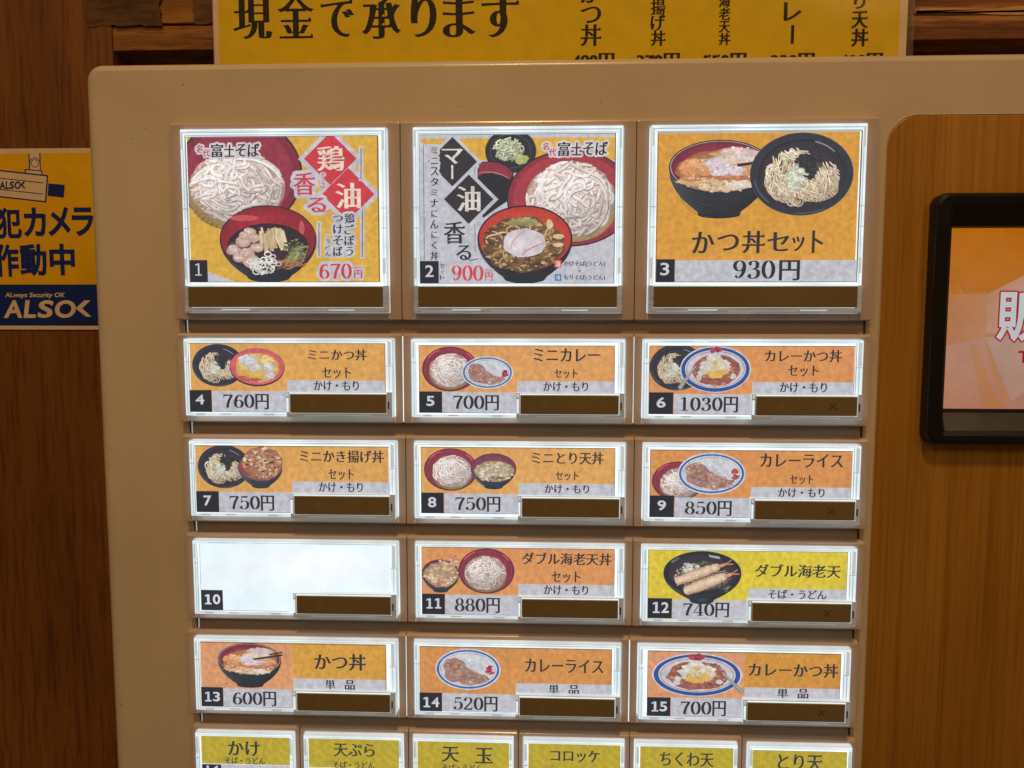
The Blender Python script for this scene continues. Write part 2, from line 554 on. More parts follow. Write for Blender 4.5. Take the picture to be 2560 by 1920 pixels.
class Art:
    """a flat colour print: shapes laid down in order, each a hair above the last, clipped to the paper"""

    def __init__(s, x0, y0, x1, y1, color, step=0.0016):
        s.clip = (x0, y0, x1, y1)
        s.v, s.f, s.c = [], [], []
        s.z = 0.0
        s.step = step
        s.poly([(x0, y0), (x1, y0), (x1, y1), (x0, y1)], color)

    def up(s, k=1.0):
        s.z -= s.step * k

    def _clip(s, P):
        x0, y0, x1, y1 = s.clip
        for ax, lim, sgn in ((0, x0, 1), (0, x1, -1), (1, y0, 1), (1, y1, -1)):
            if all((p[ax] - lim) * sgn >= 0 for p in P):
                continue
            Q = []
            for i in range(len(P)):
                a, b = P[i], P[(i + 1) % len(P)]
                da, db = (a[ax] - lim) * sgn, (b[ax] - lim) * sgn
                if da >= 0:
                    Q.append(a)
                if (da >= 0) != (db >= 0):
                    t = da / (da - db)
                    Q.append(tuple(a[k] + (b[k] - a[k]) * t for k in range(5)))
            P = Q
            if len(P) < 3:
                return None
        return P

    def face(s, pts, cols):
        P = [(p[0], p[1], *lin(c)) for p, c in zip(pts, cols)]
        P = s._clip(P)
        if not P:
            return
        ar = sum(P[i][0] * P[(i + 1) % len(P)][1] - P[(i + 1) % len(P)][0] * P[i][1] for i in range(len(P)))
        if abs(ar) < 1e-9:
            return
        if ar < 0:
            P = P[::-1]
        i = len(s.v)
        s.v += [(p[0], p[1], s.z) for p in P]
        s.f.append(tuple(range(i, i + len(P))))
        s.c += [p[2:] for p in P]

    def poly(s, pts, col):          # convex
        s.face(pts, [col] * len(pts))
        s.up()

    def shape(s, pts, col):         # any simple outline
        for t in tessellate_polygon([[Vector((p[0], p[1], 0)) for p in pts]]):
            s.face([pts[k] for k in t], [col] * 3)
        s.up()

    def rect(s, x0, y0, x1, y1, col, col2=None):
        s.face([(x0, y0), (x1, y0), (x1, y1), (x0, y1)], [col, col, col2 or col, col2 or col])
        s.up()

    def ell(s, cx, cy, rx, ry, col, rot=0.0, n=44, edge=None, off=(0, 0)):
        cr, sr = math.cos(rot), math.sin(rot)
        P = []
        for k in range(n):
            a = 2 * math.pi * k / n
            x, y = rx * math.cos(a), ry * math.sin(a)
            P.append((cx + x * cr - y * sr, cy + x * sr + y * cr))
        if edge is None:
            s.face(P, [col] * n)
        else:
            c = (cx + off[0] * rx, cy + off[1] * ry)
            for k in range(n):
                s.face([c, P[k], P[(k + 1) % n]], [col, edge, edge])
        s.up()

    def blob(s, cx, cy, rx, ry, col, jit=0.25, n=10, k=0.5, edge=None):
        ph = rnd.random() * 6.3
        P = []
        for i in range(n):
            a = ph + 2 * math.pi * i / n
            q = 1 + rnd.uniform(-jit, jit)
            P.append((cx + rx * q * math.cos(a), cy + ry * q * math.sin(a)))
        for i in range(n):
            s.face([(cx, cy), P[i], P[(i + 1) % n]], [col, edge or col, edge or col])
        s.up(k)

    def strand(s, pts, w, col, k=0.5):
        n = len(pts)
        if n < 2:
            return
        Lf, Rt = [], []
        for i in range(n):
            a, b = pts[max(0, i - 1)], pts[min(n - 1, i + 1)]
            dx, dy = b[0] - a[0], b[1] - a[1]
            ln = math.hypot(dx, dy) or 1e-9
            ww = w * (0.5 if i in (0, n - 1) else 1.0) / 2
            Lf.append((pts[i][0] - dy / ln * ww, pts[i][1] + dx / ln * ww))
            Rt.append((pts[i][0] + dy / ln * ww, pts[i][1] - dx / ln * ww))
        for i in range(n - 1):
            s.face([Lf[i], Lf[i + 1], Rt[i + 1], Rt[i]], [col] * 4)
        s.up(k)

    def line(s, x0, y0, x1, y1, w, col):
        dx, dy = x1 - x0, y1 - y0
        ln = math.hypot(dx, dy) or 1e-9
        a, b = -dy / ln * w / 2, dx / ln * w / 2
        s.poly([(x0 + a, y0 + b), (x1 + a, y1 + b), (x1 - a, y1 - b), (x0 - a, y0 - b)], col)

    def ring(s, cx, cy, rx, ry, w, col, n=36):
        for k in range(n):
            a, b = 2 * math.pi * k / n, 2 * math.pi * (k + 1) / n
            s.face([(cx + rx * math.cos(a), cy + ry * math.sin(a)), (cx + rx * math.cos(b), cy + ry * math.sin(b)),
                    (cx + (rx - w) * math.cos(b), cy + (ry - w) * math.sin(b)),
                    (cx + (rx - w) * math.cos(a), cy + (ry - w) * math.sin(a))], [col] * 4)
        s.up()

    # -- lettering fitted into a box (mm)
    def text(s, t, x0, y0, x1, y1, col, style='mincho', halo=None, halo_w=0.0, shear=0.0, turn=False):
        if style == 'digits':
            L = []
            for i, ch in enumerate(t):
                L += [[(x + i * .585, y) for x, y in p] for p in figure(ch)]
            xs, ys = [p[0] for l in L for p in l], [p[1] for l in L for p in l]
            kx, ky = (x1 - x0) / (max(xs) - min(xs)), (y1 - y0) / (max(ys) - min(ys))
            T = [[(x0 + (x - min(xs)) * kx, y1 - (y - min(ys)) * ky) for x, y in l] for l in L]
            if halo:
                for l in T:
                    for a, b in zip(l, l[1:] + l[:1]):
                        for f in (0, .5):
                            px, py = a[0] + (b[0] - a[0]) * f, a[1] + (b[1] - a[1]) * f
                            s.face([(px + halo_w * math.cos(q), py + halo_w * math.sin(q)) for q in (0, .785, 1.57, 2.356, 3.14, 3.93, 4.71, 5.5)], [halo] * 8)
                            s.up(0.02)
                for l in T:
                    s.face(l, [halo] * len(l))
                    s.up(0.03)
                s.up()
            for l in T:
                s.face(l, [col] * len(l))
                s.up(0.03)
            s.up()
            return
        base = outlines(t)
        if not base:
            return
        if turn:
            base = [[(y, -x) for x, y in L] for L in base]
        dx, dy, sf = STY[style]
        L = restroke(base, dx, dy, sf)
        if shear:
            L = [[(x + shear * y, y) for x, y in l] for l in L]
        xs = [p[0] for l in L for p in l]
        ys = [p[1] for l in L for p in l]
        bx0, bx1, by0, by1 = min(xs), max(xs), min(ys), max(ys)
        kx, ky = (x1 - x0) / max(1e-6, bx1 - bx0), (y1 - y0) / max(1e-6, by1 - by0)
        T = [[(x0 + (x - bx0) * kx, y1 - (y - by0) * ky) for x, y in l] for l in L]
        if halo:
            for l in T:
                n = len(l)
                for i in range(n):
                    a, b = l[i], l[(i + 1) % n]
                    ddx, ddy = b[0] - a[0], b[1] - a[1]
                    ln = math.hypot(ddx, ddy) or 1e-9
                    u, v = -ddy / ln * halo_w, ddx / ln * halo_w
                    s.face([(a[0] + u, a[1] + v), (b[0] + u, b[1] + v), (b[0] - u, b[1] - v), (a[0] - u, a[1] - v)], [halo] * 4)
                    s.up(0.04)
                    s.face([(a[0] + halo_w * math.cos(q), a[1] + halo_w * math.sin(q)) for q in (0, .785, 1.57, 2.356, 3.14, 3.93, 4.71, 5.5)], [halo] * 8)
                    s.up(0.04)
            # the inside of the letters
            s._fill(T, halo)
            s.up()
        s._fill(T, col)
        s.up()

    def _fill(s, T, col):
        # each island with its own holes, so that swollen strokes never cancel one another
        T = [l for l in T if len(l) >= 3 and abs(sarea(l)) > 1e-7]
        if not T:
            return
        sg = sarea(max(T, key=lambda l: abs(sarea(l)))) > 0
        outer = [l for l in T if (sarea(l) > 0) == sg]
        holes = [l for l in T if (sarea(l) > 0) != sg]
        own = {i: [] for i in range(len(outer))}
        for h in holes:
            p = h[0]
            best = None
            for i, o in enumerate(outer):
                ins = False
                for k in range(len(o)):
                    (ax, ay), (bx, by) = o[k], o[(k + 1) % len(o)]
                    if (ay > p[1]) != (by > p[1]) and p[0] < (bx - ax) * (p[1] - ay) / (by - ay) + ax:
                        ins = not ins
                if ins and (best is None or abs(sarea(o)) < abs(sarea(outer[best]))):
                    best = i
            if best is not None:
                own[best].append(h)
        for i, o in enumerate(outer):
            vs_, es = [], []
            for l in [o] + own[i]:
                b0, n = len(vs_), len(l)
                vs_ += [Vector((p[0], p[1])) for p in l]
                es += [(b0 + k, b0 + (k + 1) % n) for k in range(n)]
            rv, _, rf, *_r = delaunay_2d_cdt(vs_, es, [], 1, 1e-5)
            seg = [(vs_[a], vs_[b_]) for a, b_ in es]
            for f in rf:
                P = [rv[k] for k in f]
                x, y = sum(p[0] for p in P) / len(P), sum(p[1] for p in P) / len(P)
                wn = 0
                for p, q in seg:
                    if (p[1] > y) != (q[1] > y) and x < (q[0] - p[0]) * (y - p[1]) / (q[1] - p[1]) + p[0]:
                        wn += 1 if q[1] > p[1] else -1
                if wn and (wn > 0) == sg:
                    s.face([(p[0], p[1]) for p in P], [col] * len(f))
            s.up(0.05)

    def mesh(s, name, mat, thick=0.25):
        x0, y0, x1, y1 = s.clip
        # the paper's own thickness
        i = len(s.v)
        s.v += [(x0, y0, 0), (x1, y0, 0), (x1, y1, 0), (x0, y1, 0), (x0, y0, thick), (x1, y0, thick), (x1, y1, thick), (x0, y1, thick)]
        for q in ((0, 1, 5, 4), (1, 2, 6, 5), (2, 3, 7, 6), (3, 0, 4, 7), (4, 5, 6, 7)):
            s.f.append(tuple(i + k for k in q))
            s.c += [(0.35, 0.35, 0.35)] * 4
        me = bpy.data.meshes.new(name)
        me.from_pydata([V(*p) for p in s.v], [], s.f)
        at_ = me.color_attributes.new("print", 'FLOAT_COLOR', 'CORNER')
        buf = []
        for c in s.c:
            buf += [c[0], c[1], c[2], 1.0]
        at_.data.foreach_set("color", buf)
        me.materials.append(mat)
        me.update()
        return me


# ------------------------------------------------------------------ the printed dishes
def vary(c, k=12):
    d = rnd.uniform(-k, k)
    return tuple(max(0, min(255, v + d + rnd.uniform(-k, k) * 0.3)) for v in c)


def pick(cols, k=10):
    return vary(rnd.choice(cols), k)


def inside(x, y, cx, cy, rx, ry):
    return ((x - cx) / rx) ** 2 + ((y - cy) / ry) ** 2 <= 1


def in_ell(cx, cy, rx, ry):
    while True:
        u, v = rnd.uniform(-1, 1), rnd.uniform(-1, 1)
        if u * u + v * v <= 1:
            return cx + u * rx, cy + v * ry


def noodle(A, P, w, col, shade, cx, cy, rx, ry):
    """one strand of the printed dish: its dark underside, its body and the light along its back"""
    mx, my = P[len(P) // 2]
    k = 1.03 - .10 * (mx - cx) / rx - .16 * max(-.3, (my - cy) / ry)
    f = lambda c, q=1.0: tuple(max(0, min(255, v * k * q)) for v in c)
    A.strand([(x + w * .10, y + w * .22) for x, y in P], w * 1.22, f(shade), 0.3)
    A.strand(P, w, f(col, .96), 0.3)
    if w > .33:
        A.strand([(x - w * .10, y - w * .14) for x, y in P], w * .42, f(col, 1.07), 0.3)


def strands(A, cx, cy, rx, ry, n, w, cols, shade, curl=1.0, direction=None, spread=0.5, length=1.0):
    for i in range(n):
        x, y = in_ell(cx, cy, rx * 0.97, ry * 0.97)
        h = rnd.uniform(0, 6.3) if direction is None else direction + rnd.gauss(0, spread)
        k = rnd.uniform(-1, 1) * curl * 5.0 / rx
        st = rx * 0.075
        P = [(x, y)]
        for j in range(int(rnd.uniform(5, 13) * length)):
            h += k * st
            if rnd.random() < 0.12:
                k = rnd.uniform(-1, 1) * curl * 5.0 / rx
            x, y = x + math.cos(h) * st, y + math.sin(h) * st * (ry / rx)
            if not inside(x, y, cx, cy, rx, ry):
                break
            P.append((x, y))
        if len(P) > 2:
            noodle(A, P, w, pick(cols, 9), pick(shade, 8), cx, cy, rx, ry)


def crumbs(A, cx, cy, rx, ry, n, size, cols, jit=0.45, flat=0.75):
    for i in range(n):
        x, y = in_ell(cx, cy, rx, ry)
        q = size * rnd.uniform(0.35, 1.15)
        c = pick(cols, 12)
        lit_ = tuple(min(255, v * 1.06 + 6) for v in c)
        A.blob(x, y, q * rnd.uniform(.7, 1.5), q * flat * rnd.uniform(.6, 1.1), lit_, jit, 8, 0.4, edge=tuple(v * 0.88 for v in c))


def patch(A, cx, cy, rx, ry, col, n=26, jit=.18, fine=.10, vary_=10):
    """a soft-edged piece of food: a body and many small flakes close to its own colour"""
    A.blob(cx, cy, rx, ry, tuple(min(255, v * 1.05) for v in col), jit, 18, .5, edge=tuple(v * .90 for v in col))
    for i in range(n):
        x, y = in_ell(cx, cy, rx * 1.02, ry * 1.02)
        q = (rx + ry) * .5 * fine * rnd.uniform(.5, 1.5)
        k = 1.07 - .2 * ((y - cy) / ry + 1) * .5 + rnd.uniform(-.06, .06)
        c = vary(tuple(max(0, min(255, v * k)) for v in col), vary_)
        A.blob(x, y, q * rnd.uniform(.8, 1.6), q * rnd.uniform(.5, .9), c, .4, 8, .4)


def mound(A, cx, cy, rx, ry, n, w, white=True):
    A.blob(cx, cy, rx, ry, (196, 172, 160), 0.03, 40, 1, edge=(168, 142, 130))
    deep = [(196, 174, 164), (184, 160, 148), (206, 188, 180), (170, 142, 126)]
    cols = [(228, 219, 215), (219, 208, 203), (236, 230, 226), (210, 197, 190)]
    shade = [(180, 152, 138), (194, 170, 158), (164, 132, 116)]
    strands(A, cx, cy, rx, ry, int(n * .7), w, deep, [(150, 120, 106), (168, 140, 126)], .8, None, .5, 1.8)
    for q, m in ((1.0, .55), (.80, .30), (.55, .22)):
        # turns of the nest that follow its outline
        for i in range(int(n * m * .5)):
            a0, q0 = rnd.uniform(0, 6.3), q * rnd.uniform(.45, .97)
            ln, dr = rnd.uniform(.5, 1.5), rnd.uniform(-.35, .25)
            P = [(cx + rx * (q0 + dr * j / 11) * math.cos(a0 + ln * j / 11), cy + ry * (q0 + dr * j / 11) * math.sin(a0 + ln * j / 11)) for j in range(12)]
            P = [p for p in P if inside(p[0], p[1], cx, cy, rx, ry)]
            if len(P) > 3:
                noodle(A, P, w, pick(cols, 7), pick(shade, 8), cx, cy, rx, ry)
        strands(A, cx, cy, rx * q, ry * q, int(n * m * .45), w, cols, shade, 1.0, None, .5, 1.7)
    strands(A, cx - rx * .1, cy - ry * .15, rx * .7, ry * .65, int(n * .12), w, [(240, 236, 233), (232, 226, 222)], shade, 1.1, None, .5, 1.8)


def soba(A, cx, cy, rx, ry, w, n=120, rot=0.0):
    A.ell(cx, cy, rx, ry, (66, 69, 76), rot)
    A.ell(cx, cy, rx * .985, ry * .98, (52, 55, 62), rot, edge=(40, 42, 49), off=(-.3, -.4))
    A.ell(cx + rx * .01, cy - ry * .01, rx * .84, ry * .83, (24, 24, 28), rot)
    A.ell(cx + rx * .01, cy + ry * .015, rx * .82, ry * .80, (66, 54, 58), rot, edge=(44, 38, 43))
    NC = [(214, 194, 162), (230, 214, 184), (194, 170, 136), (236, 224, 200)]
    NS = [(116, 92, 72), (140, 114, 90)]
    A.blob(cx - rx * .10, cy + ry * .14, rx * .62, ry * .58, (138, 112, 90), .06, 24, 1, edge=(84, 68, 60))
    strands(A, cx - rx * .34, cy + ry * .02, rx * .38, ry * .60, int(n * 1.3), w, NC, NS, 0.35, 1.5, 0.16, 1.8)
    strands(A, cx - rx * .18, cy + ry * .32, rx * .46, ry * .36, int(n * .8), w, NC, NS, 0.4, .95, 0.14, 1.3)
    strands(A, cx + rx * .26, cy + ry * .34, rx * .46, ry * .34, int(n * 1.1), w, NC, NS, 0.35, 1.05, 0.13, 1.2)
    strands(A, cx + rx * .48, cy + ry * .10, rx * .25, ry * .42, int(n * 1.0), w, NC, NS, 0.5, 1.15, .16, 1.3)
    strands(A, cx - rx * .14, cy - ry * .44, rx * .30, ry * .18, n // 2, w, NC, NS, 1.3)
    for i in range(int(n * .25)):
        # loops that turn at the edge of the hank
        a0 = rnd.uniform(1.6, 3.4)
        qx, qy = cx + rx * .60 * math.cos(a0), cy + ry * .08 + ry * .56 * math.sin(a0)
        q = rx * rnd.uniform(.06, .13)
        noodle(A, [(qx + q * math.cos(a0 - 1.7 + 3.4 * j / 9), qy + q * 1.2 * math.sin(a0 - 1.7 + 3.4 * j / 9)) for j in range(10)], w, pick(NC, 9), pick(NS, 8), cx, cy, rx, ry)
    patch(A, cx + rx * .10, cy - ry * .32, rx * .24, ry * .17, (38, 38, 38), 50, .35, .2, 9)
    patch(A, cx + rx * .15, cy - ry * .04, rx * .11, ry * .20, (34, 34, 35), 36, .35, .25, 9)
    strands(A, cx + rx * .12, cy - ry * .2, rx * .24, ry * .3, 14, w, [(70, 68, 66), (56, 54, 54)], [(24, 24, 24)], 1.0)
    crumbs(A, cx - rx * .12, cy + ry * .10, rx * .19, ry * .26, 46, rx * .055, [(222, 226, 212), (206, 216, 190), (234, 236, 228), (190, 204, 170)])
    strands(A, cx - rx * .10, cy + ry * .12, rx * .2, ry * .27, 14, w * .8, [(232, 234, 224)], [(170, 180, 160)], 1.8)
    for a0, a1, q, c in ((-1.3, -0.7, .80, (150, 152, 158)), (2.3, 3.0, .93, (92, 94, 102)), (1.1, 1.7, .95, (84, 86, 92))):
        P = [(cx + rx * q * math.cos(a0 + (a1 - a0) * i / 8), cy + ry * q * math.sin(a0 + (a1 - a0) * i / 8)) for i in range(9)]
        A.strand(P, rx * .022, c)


def mori(A, cx, cy, rx, ry, w, n=170, mx=0.0, my=0.06, ms=(.74, .76), plate=(146, 48, 68)):
    A.ell(cx, cy, rx, ry, (84, 40, 54))
    A.ell(cx, cy - ry * .01, rx * .965, ry * .955, tuple(v * 1.12 for v in plate), edge=tuple(v * .86 for v in plate), off=(.1, -.5))
    A.ring(cx, cy, rx * .90, ry * .89, rx * .015, tuple(min(255, v * 1.25) for v in plate))
    for a0, a1 in ((-2.6, -2.0), (-.9, -.5)):
        P = [(cx + rx * .93 * math.cos(a0 + (a1 - a0) * i / 8), cy + ry * .93 * math.sin(a0 + (a1 - a0) * i / 8)) for i in range(9)]
        A.strand(P, rx * .03, tuple(min(255, v * 1.5 + 20) for v in plate))
    X, Y = cx + rx * mx, cy + ry * my
    A.ell(X, Y + ry * .10, rx * ms[0] * 1.02, ry * ms[1] * 1.0, (176, 158, 116), edge=(136, 118, 80))
    for i in range(14):
        a = 0.5 + 2.2 * i / 13
        A.line(X + rx * ms[0] * .85 * math.cos(a), Y + ry * .1 + ry * ms[1] * .85 * math.sin(a),
               X + rx * ms[0] * 1.0 * math.cos(a), Y + ry * .1 + ry * ms[1] * .98 * math.sin(a), rx * .012, (92, 76, 52))
    mound(A, X, Y, rx * ms[0], ry * ms[1], n, w)


def bowl_side(A, cx, cy, rx, ry, bottom, col=(38, 40, 44), foot=0.44):
    """the outside of a bowl below its rim, and the ring it stands on"""
    hgt = bottom - cy
    P = [(rx * (1 - (1 - foot) * (i / 16) ** 2.2), cy + hgt * (i / 16) * .86) for i in range(17)]
    f = P[-1][0]
    fy = P[-1][1]
    A.ell(cx, bottom - ry * .13, f * .94, ry * .14, tuple(v * .55 for v in col))
    A.face([(cx - f * .97, fy), (cx + f * .97, fy), (cx + f * .94, bottom - ry * .13), (cx - f * .94, bottom - ry * .13)], [tuple(v * .8 for v in col)] * 2 + [tuple(v * .6 for v in col)] * 2)
    A.up()
    A.ell(cx, fy, f, ry * .16, tuple(v * .72 for v in col))
    for i in range(16):
        c0 = tuple(v * (1.25 - .5 * i / 16) for v in col)
        (a, ya), (b, yb) = P[i], P[i + 1]
        dk = tuple(v * .62 for v in c0)
        hi = tuple(min(255, v * (1.75 - .4 * i / 16)) for v in c0)
        A.face([(cx - a, ya), (cx - a * .62, ya), (cx - b * .62, yb), (cx - b, yb)], [hi, c0, c0, hi])
        A.face([(cx - a * .62, ya), (cx + a * .3, ya), (cx + b * .3, yb), (cx - b * .62, yb)], [c0, c0, c0, c0])
        A.face([(cx + a * .3, ya), (cx + a, ya), (cx + b, yb), (cx + b * .3, yb)], [c0, dk, dk, c0])
    A.up()


def katsudon(A, cx, cy, rx, ry, bottom, w, sticks=None, inner=(150, 42, 62)):
    bowl_side(A, cx, cy, rx, ry, bottom)
    for k in range(9):
        a0, a1 = (1.9, 3.0) if k % 2 else (1.7, 2.9)
        q = .985 - .028 * k
        A.strand([(cx + rx * q * math.cos(a0 + (a1 - a0) * i / 10), cy + (bottom - cy) * (.03 + .062 * k) + ry * .93 * math.sin(a0 + (a1 - a0) * i / 10)) for i in range(11)], w * .22, (74, 76, 80))
    A.ell(cx, cy, rx, ry, (40, 40, 44))
    A.ell(cx, cy, rx * .975, ry * .955, (182, 176, 178))
    A.ell(cx, cy, rx * .96, ry * .935, inner, edge=tuple(v * .75 for v in inner), off=(-.3, -.6))
    fx, fy = cx + rx * .02, cy + ry * .16
    A.blob(fx, fy, rx * .88, ry * .76, (214, 164, 116), .05, 26, 1, edge=(160, 100, 66))
    crumbs(A, fx, fy + ry * .30, rx * .82, ry * .44, 120, rx * .055, [(234, 196, 148), (222, 168, 116), (240, 214, 176), (206, 142, 94)])
    P = lambda dx, dy, sx, sy, c, n=40, f=.12, j=.14: patch(A, fx + rx * dx, fy + ry * dy, rx * sx, ry * sy, c, n, j, f)
    P(.28, -.50, .48, .36, (206, 138, 92), 30)
    P(.30, -.58, .44, .29, (230, 170, 122), 60, .10)
    P(.34, -.66, .36, .20, (226, 200, 196), 60, .10)
    P(.10, -.38, .30, .18, (232, 206, 182), 40, .10)
    P(.48, -.42, .2, .14, (230, 212, 208), 30)
    P(-.48, -.06, .36, .38, (184, 112, 66), 30, .12)
    P(-.48, -.10, .33, .34, (228, 158, 98), 110, .10)
    P(-.44, -.22, .22, .18, (236, 178, 122), 50, .12)
    P(.44, .06, .38, .28, (196, 126, 82), 30)
    P(.46, .00, .35, .25, (226, 166, 116), 60, .10)
    P(-.10, -.22, .22, .24, (226, 214, 224), 40, .12, .22)
    P(.14, .02, .30, .22, (224, 208, 218), 70, .10, .2)
    P(-.02, .12, .18, .12, (228, 216, 224), 30, .12, .2)
    P(.10, .28, .44, .09, (200, 128, 84), 40, .12)
    P(-.44, .42, .36, .17, (224, 178, 126), 50, .14)
    P(-.58, .30, .18, .12, (206, 146, 98), 30, .16)
    P(.10, .58, .52, .15, (236, 214, 176), 60, .12)
    P(.34, .56, .22, .12, (232, 220, 212), 30)
    P(-.10, .50, .18, .12, (230, 196, 146), 24)
    for k in range(40):
        x, y = in_ell(fx, fy, rx * .8, ry * .68)
        A.blob(x, y, rx * .022, ry * .022, pick([(186, 112, 70), (160, 96, 64), (242, 228, 212), (244, 224, 196)], 10), .4, 7, .4)
    if sticks:
        for (a, b, c, d, ww) in sticks:
            A.line(a, b, c, d, ww, (28, 30, 32))


def curry(A, cx, cy, rx, ry, w):
    A.ell(cx, cy, rx, ry, (206, 212, 222))
    A.ell(cx, cy, rx * .955, ry * .935, (52, 98, 168))
    A.ell(cx, cy - ry * .005, rx * .89, ry * .85, (208, 212, 220))
    A.ring(cx + rx * .0, cy, rx * .84, ry * .78, rx * .012, (150, 130, 130))
    A.ell(cx, cy, rx * .82, ry * .76, (198, 204, 212), edge=(214, 217, 222))
    crumbs(A, cx + rx * .22, cy - ry * .28, rx * .5, ry * .38, 70, rx * .045, [(214, 218, 224), (226, 229, 232), (202, 208, 216)])
    for dx, dy, sx, sy in ((-.42, -.12, .34, .42), (-.3, .22, .42, .42), (.05, .42, .44, .32), (.3, .45, .3, .22)):
        A.blob(cx + rx * dx, cy + ry * dy, rx * sx, ry * sy, (172, 136, 124), .10, 16, .6, edge=(164, 126, 116))
    for dx, dy, sx, sy, n in ((-.42, -.1, .3, .42, 36), (-.1, .3, .45, .35, 50), (.3, .42, .34, .26, 36)):
        crumbs(A, cx + rx * dx, cy + ry * dy, rx * sx, ry * sy, n, rx * .07, [(178, 138, 120), (164, 124, 112), (196, 164, 150), (152, 110, 98), (188, 148, 124)])
    for dx, dy, q, c in ((-.34, -.08, .11, (176, 122, 92)), (-.18, .30, .075, (186, 112, 88)), (.10, .64, .12, (196, 154, 132)), (.38, .4, .10, (176, 126, 104)), (-.55, -.32, .09, (166, 118, 98))):
        A.blob(cx + rx * dx, cy + ry * dy, rx * q, ry * q * 1.3, c, .12, 12, .5, edge=tuple(v * .85 for v in c))
        A.blob(cx + rx * (dx - .03), cy + ry * (dy - .05), rx * q * .35, ry * q * .4, tuple(min(255, v * 1.3) for v in c), .2, 8, .5)
    crumbs(A, cx + rx * .68, cy + ry * .04, rx * .10, ry * .20, 26, rx * .06, [(176, 44, 62), (150, 36, 56), (196, 70, 82)])


def curry_katsu(A, cx, cy, rx, ry, w, spoon=None):
    A.ell(cx, cy, rx, ry, (206, 208, 216))
    A.ell(cx, cy + ry * .01, rx * .965, ry * .955, (34, 78, 150))
    A.ell(cx, cy - ry * .01, rx * .86, ry * .82, (206, 204, 210))
    A.ring(cx, cy, rx * .82, ry * .775, rx * .014, (166, 62, 70))
    A.ell(cx, cy, rx * .79, ry * .74, (204, 202, 208))
    A.blob(cx + rx * .02, cy + ry * .04, rx * .68, ry * .66, (168, 102, 84), .05, 26, 1, edge=(152, 84, 72))
    crumbs(A, cx + rx * .02, cy + ry * .06, rx * .64, ry * .62, 150, rx * .062, [(160, 88, 74), (178, 114, 90), (142, 72, 64), (194, 140, 114), (168, 100, 76)])
    for dx, dy, sx, sy in ((-.05, -.12, .38, .34), (.12, -.2, .28, .26), (.22, -.05, .2, .2), (-.05, -.45, .2, .2)):
        patch(A, cx + rx * dx, cy + ry * dy, rx * sx, ry * sy, (226, 220, 206), 26, .2, .16, 8)
    crumbs(A, cx + rx * .05, cy - ry * .0, rx * .34, ry * .26, 30, rx * .06, [(228, 214, 170), (224, 196, 120), (232, 226, 210)])
    for dx, dy, sx, sy in ((.0, .22, .24, .16), (.2, .12, .14, .12), (-.1, .2, .14, .12)):
        A.blob(cx + rx * dx, cy + ry * dy, rx * sx, ry * sy, (228, 186, 76), .22, 14, .6, edge=(222, 176, 84))
    A.blob(cx + rx * .0, cy - ry * .30, rx * .07, ry * .10, (226, 182, 70), .1, 12, .6)
    crumbs(A, cx - rx * .02, cy - ry * .84, rx * .18, ry * .10, 40, rx * .05, [(176, 46, 56), (150, 36, 50), (196, 70, 76)])
    for dx, dy in ((-.42, .18), (-.46, .36), (.5, .3)):
        A.blob(cx + rx * dx, cy + ry * dy, rx * .08, ry * .12, (212, 204, 200), .2, 10, .6)
    if spoon:
        (x0, y0, x1, y1, ww) = spoon
        dx, dy = x1 - x0, y1 - y0
        ln = math.hypot(dx, dy)
        u, v = -dy / ln, dx / ln
        A.poly([(x0 + u * ww * .3, y0 + v * ww * .3), (x1 + u * ww, y1 + v * ww), (x1 + dx / ln * ww * .5, y1 + dy / ln * ww * .5), (x1 - u * ww, y1 - v * ww), (x0 - u * ww * .3, y0 - v * ww * .3)], (146, 140, 132))
        A.line(x0, y0, x1, y1, ww * .35, (186, 180, 172))


def fry_bowl(A, cx, cy, rx, ry, bottom, fx, fy, frx, fry, cols, inner=(150, 62, 84), n=150):
    bowl_side(A, cx, cy, rx, ry, bottom, (52, 66, 74), .42)
    A.ell(cx, cy, rx, ry, (48, 44, 52))
    A.ell(cx, cy, rx * .97, ry * .95, inner, edge=tuple(v * .8 for v in inner))
    A.blob(fx, fy, frx, fry, tuple(v * .85 for v in cols[0]), .06, 24, 1, edge=tuple(v * .7 for v in cols[0]))
    crumbs(A, fx, fy, frx * .95, fry * .92, n, frx * .11, cols)


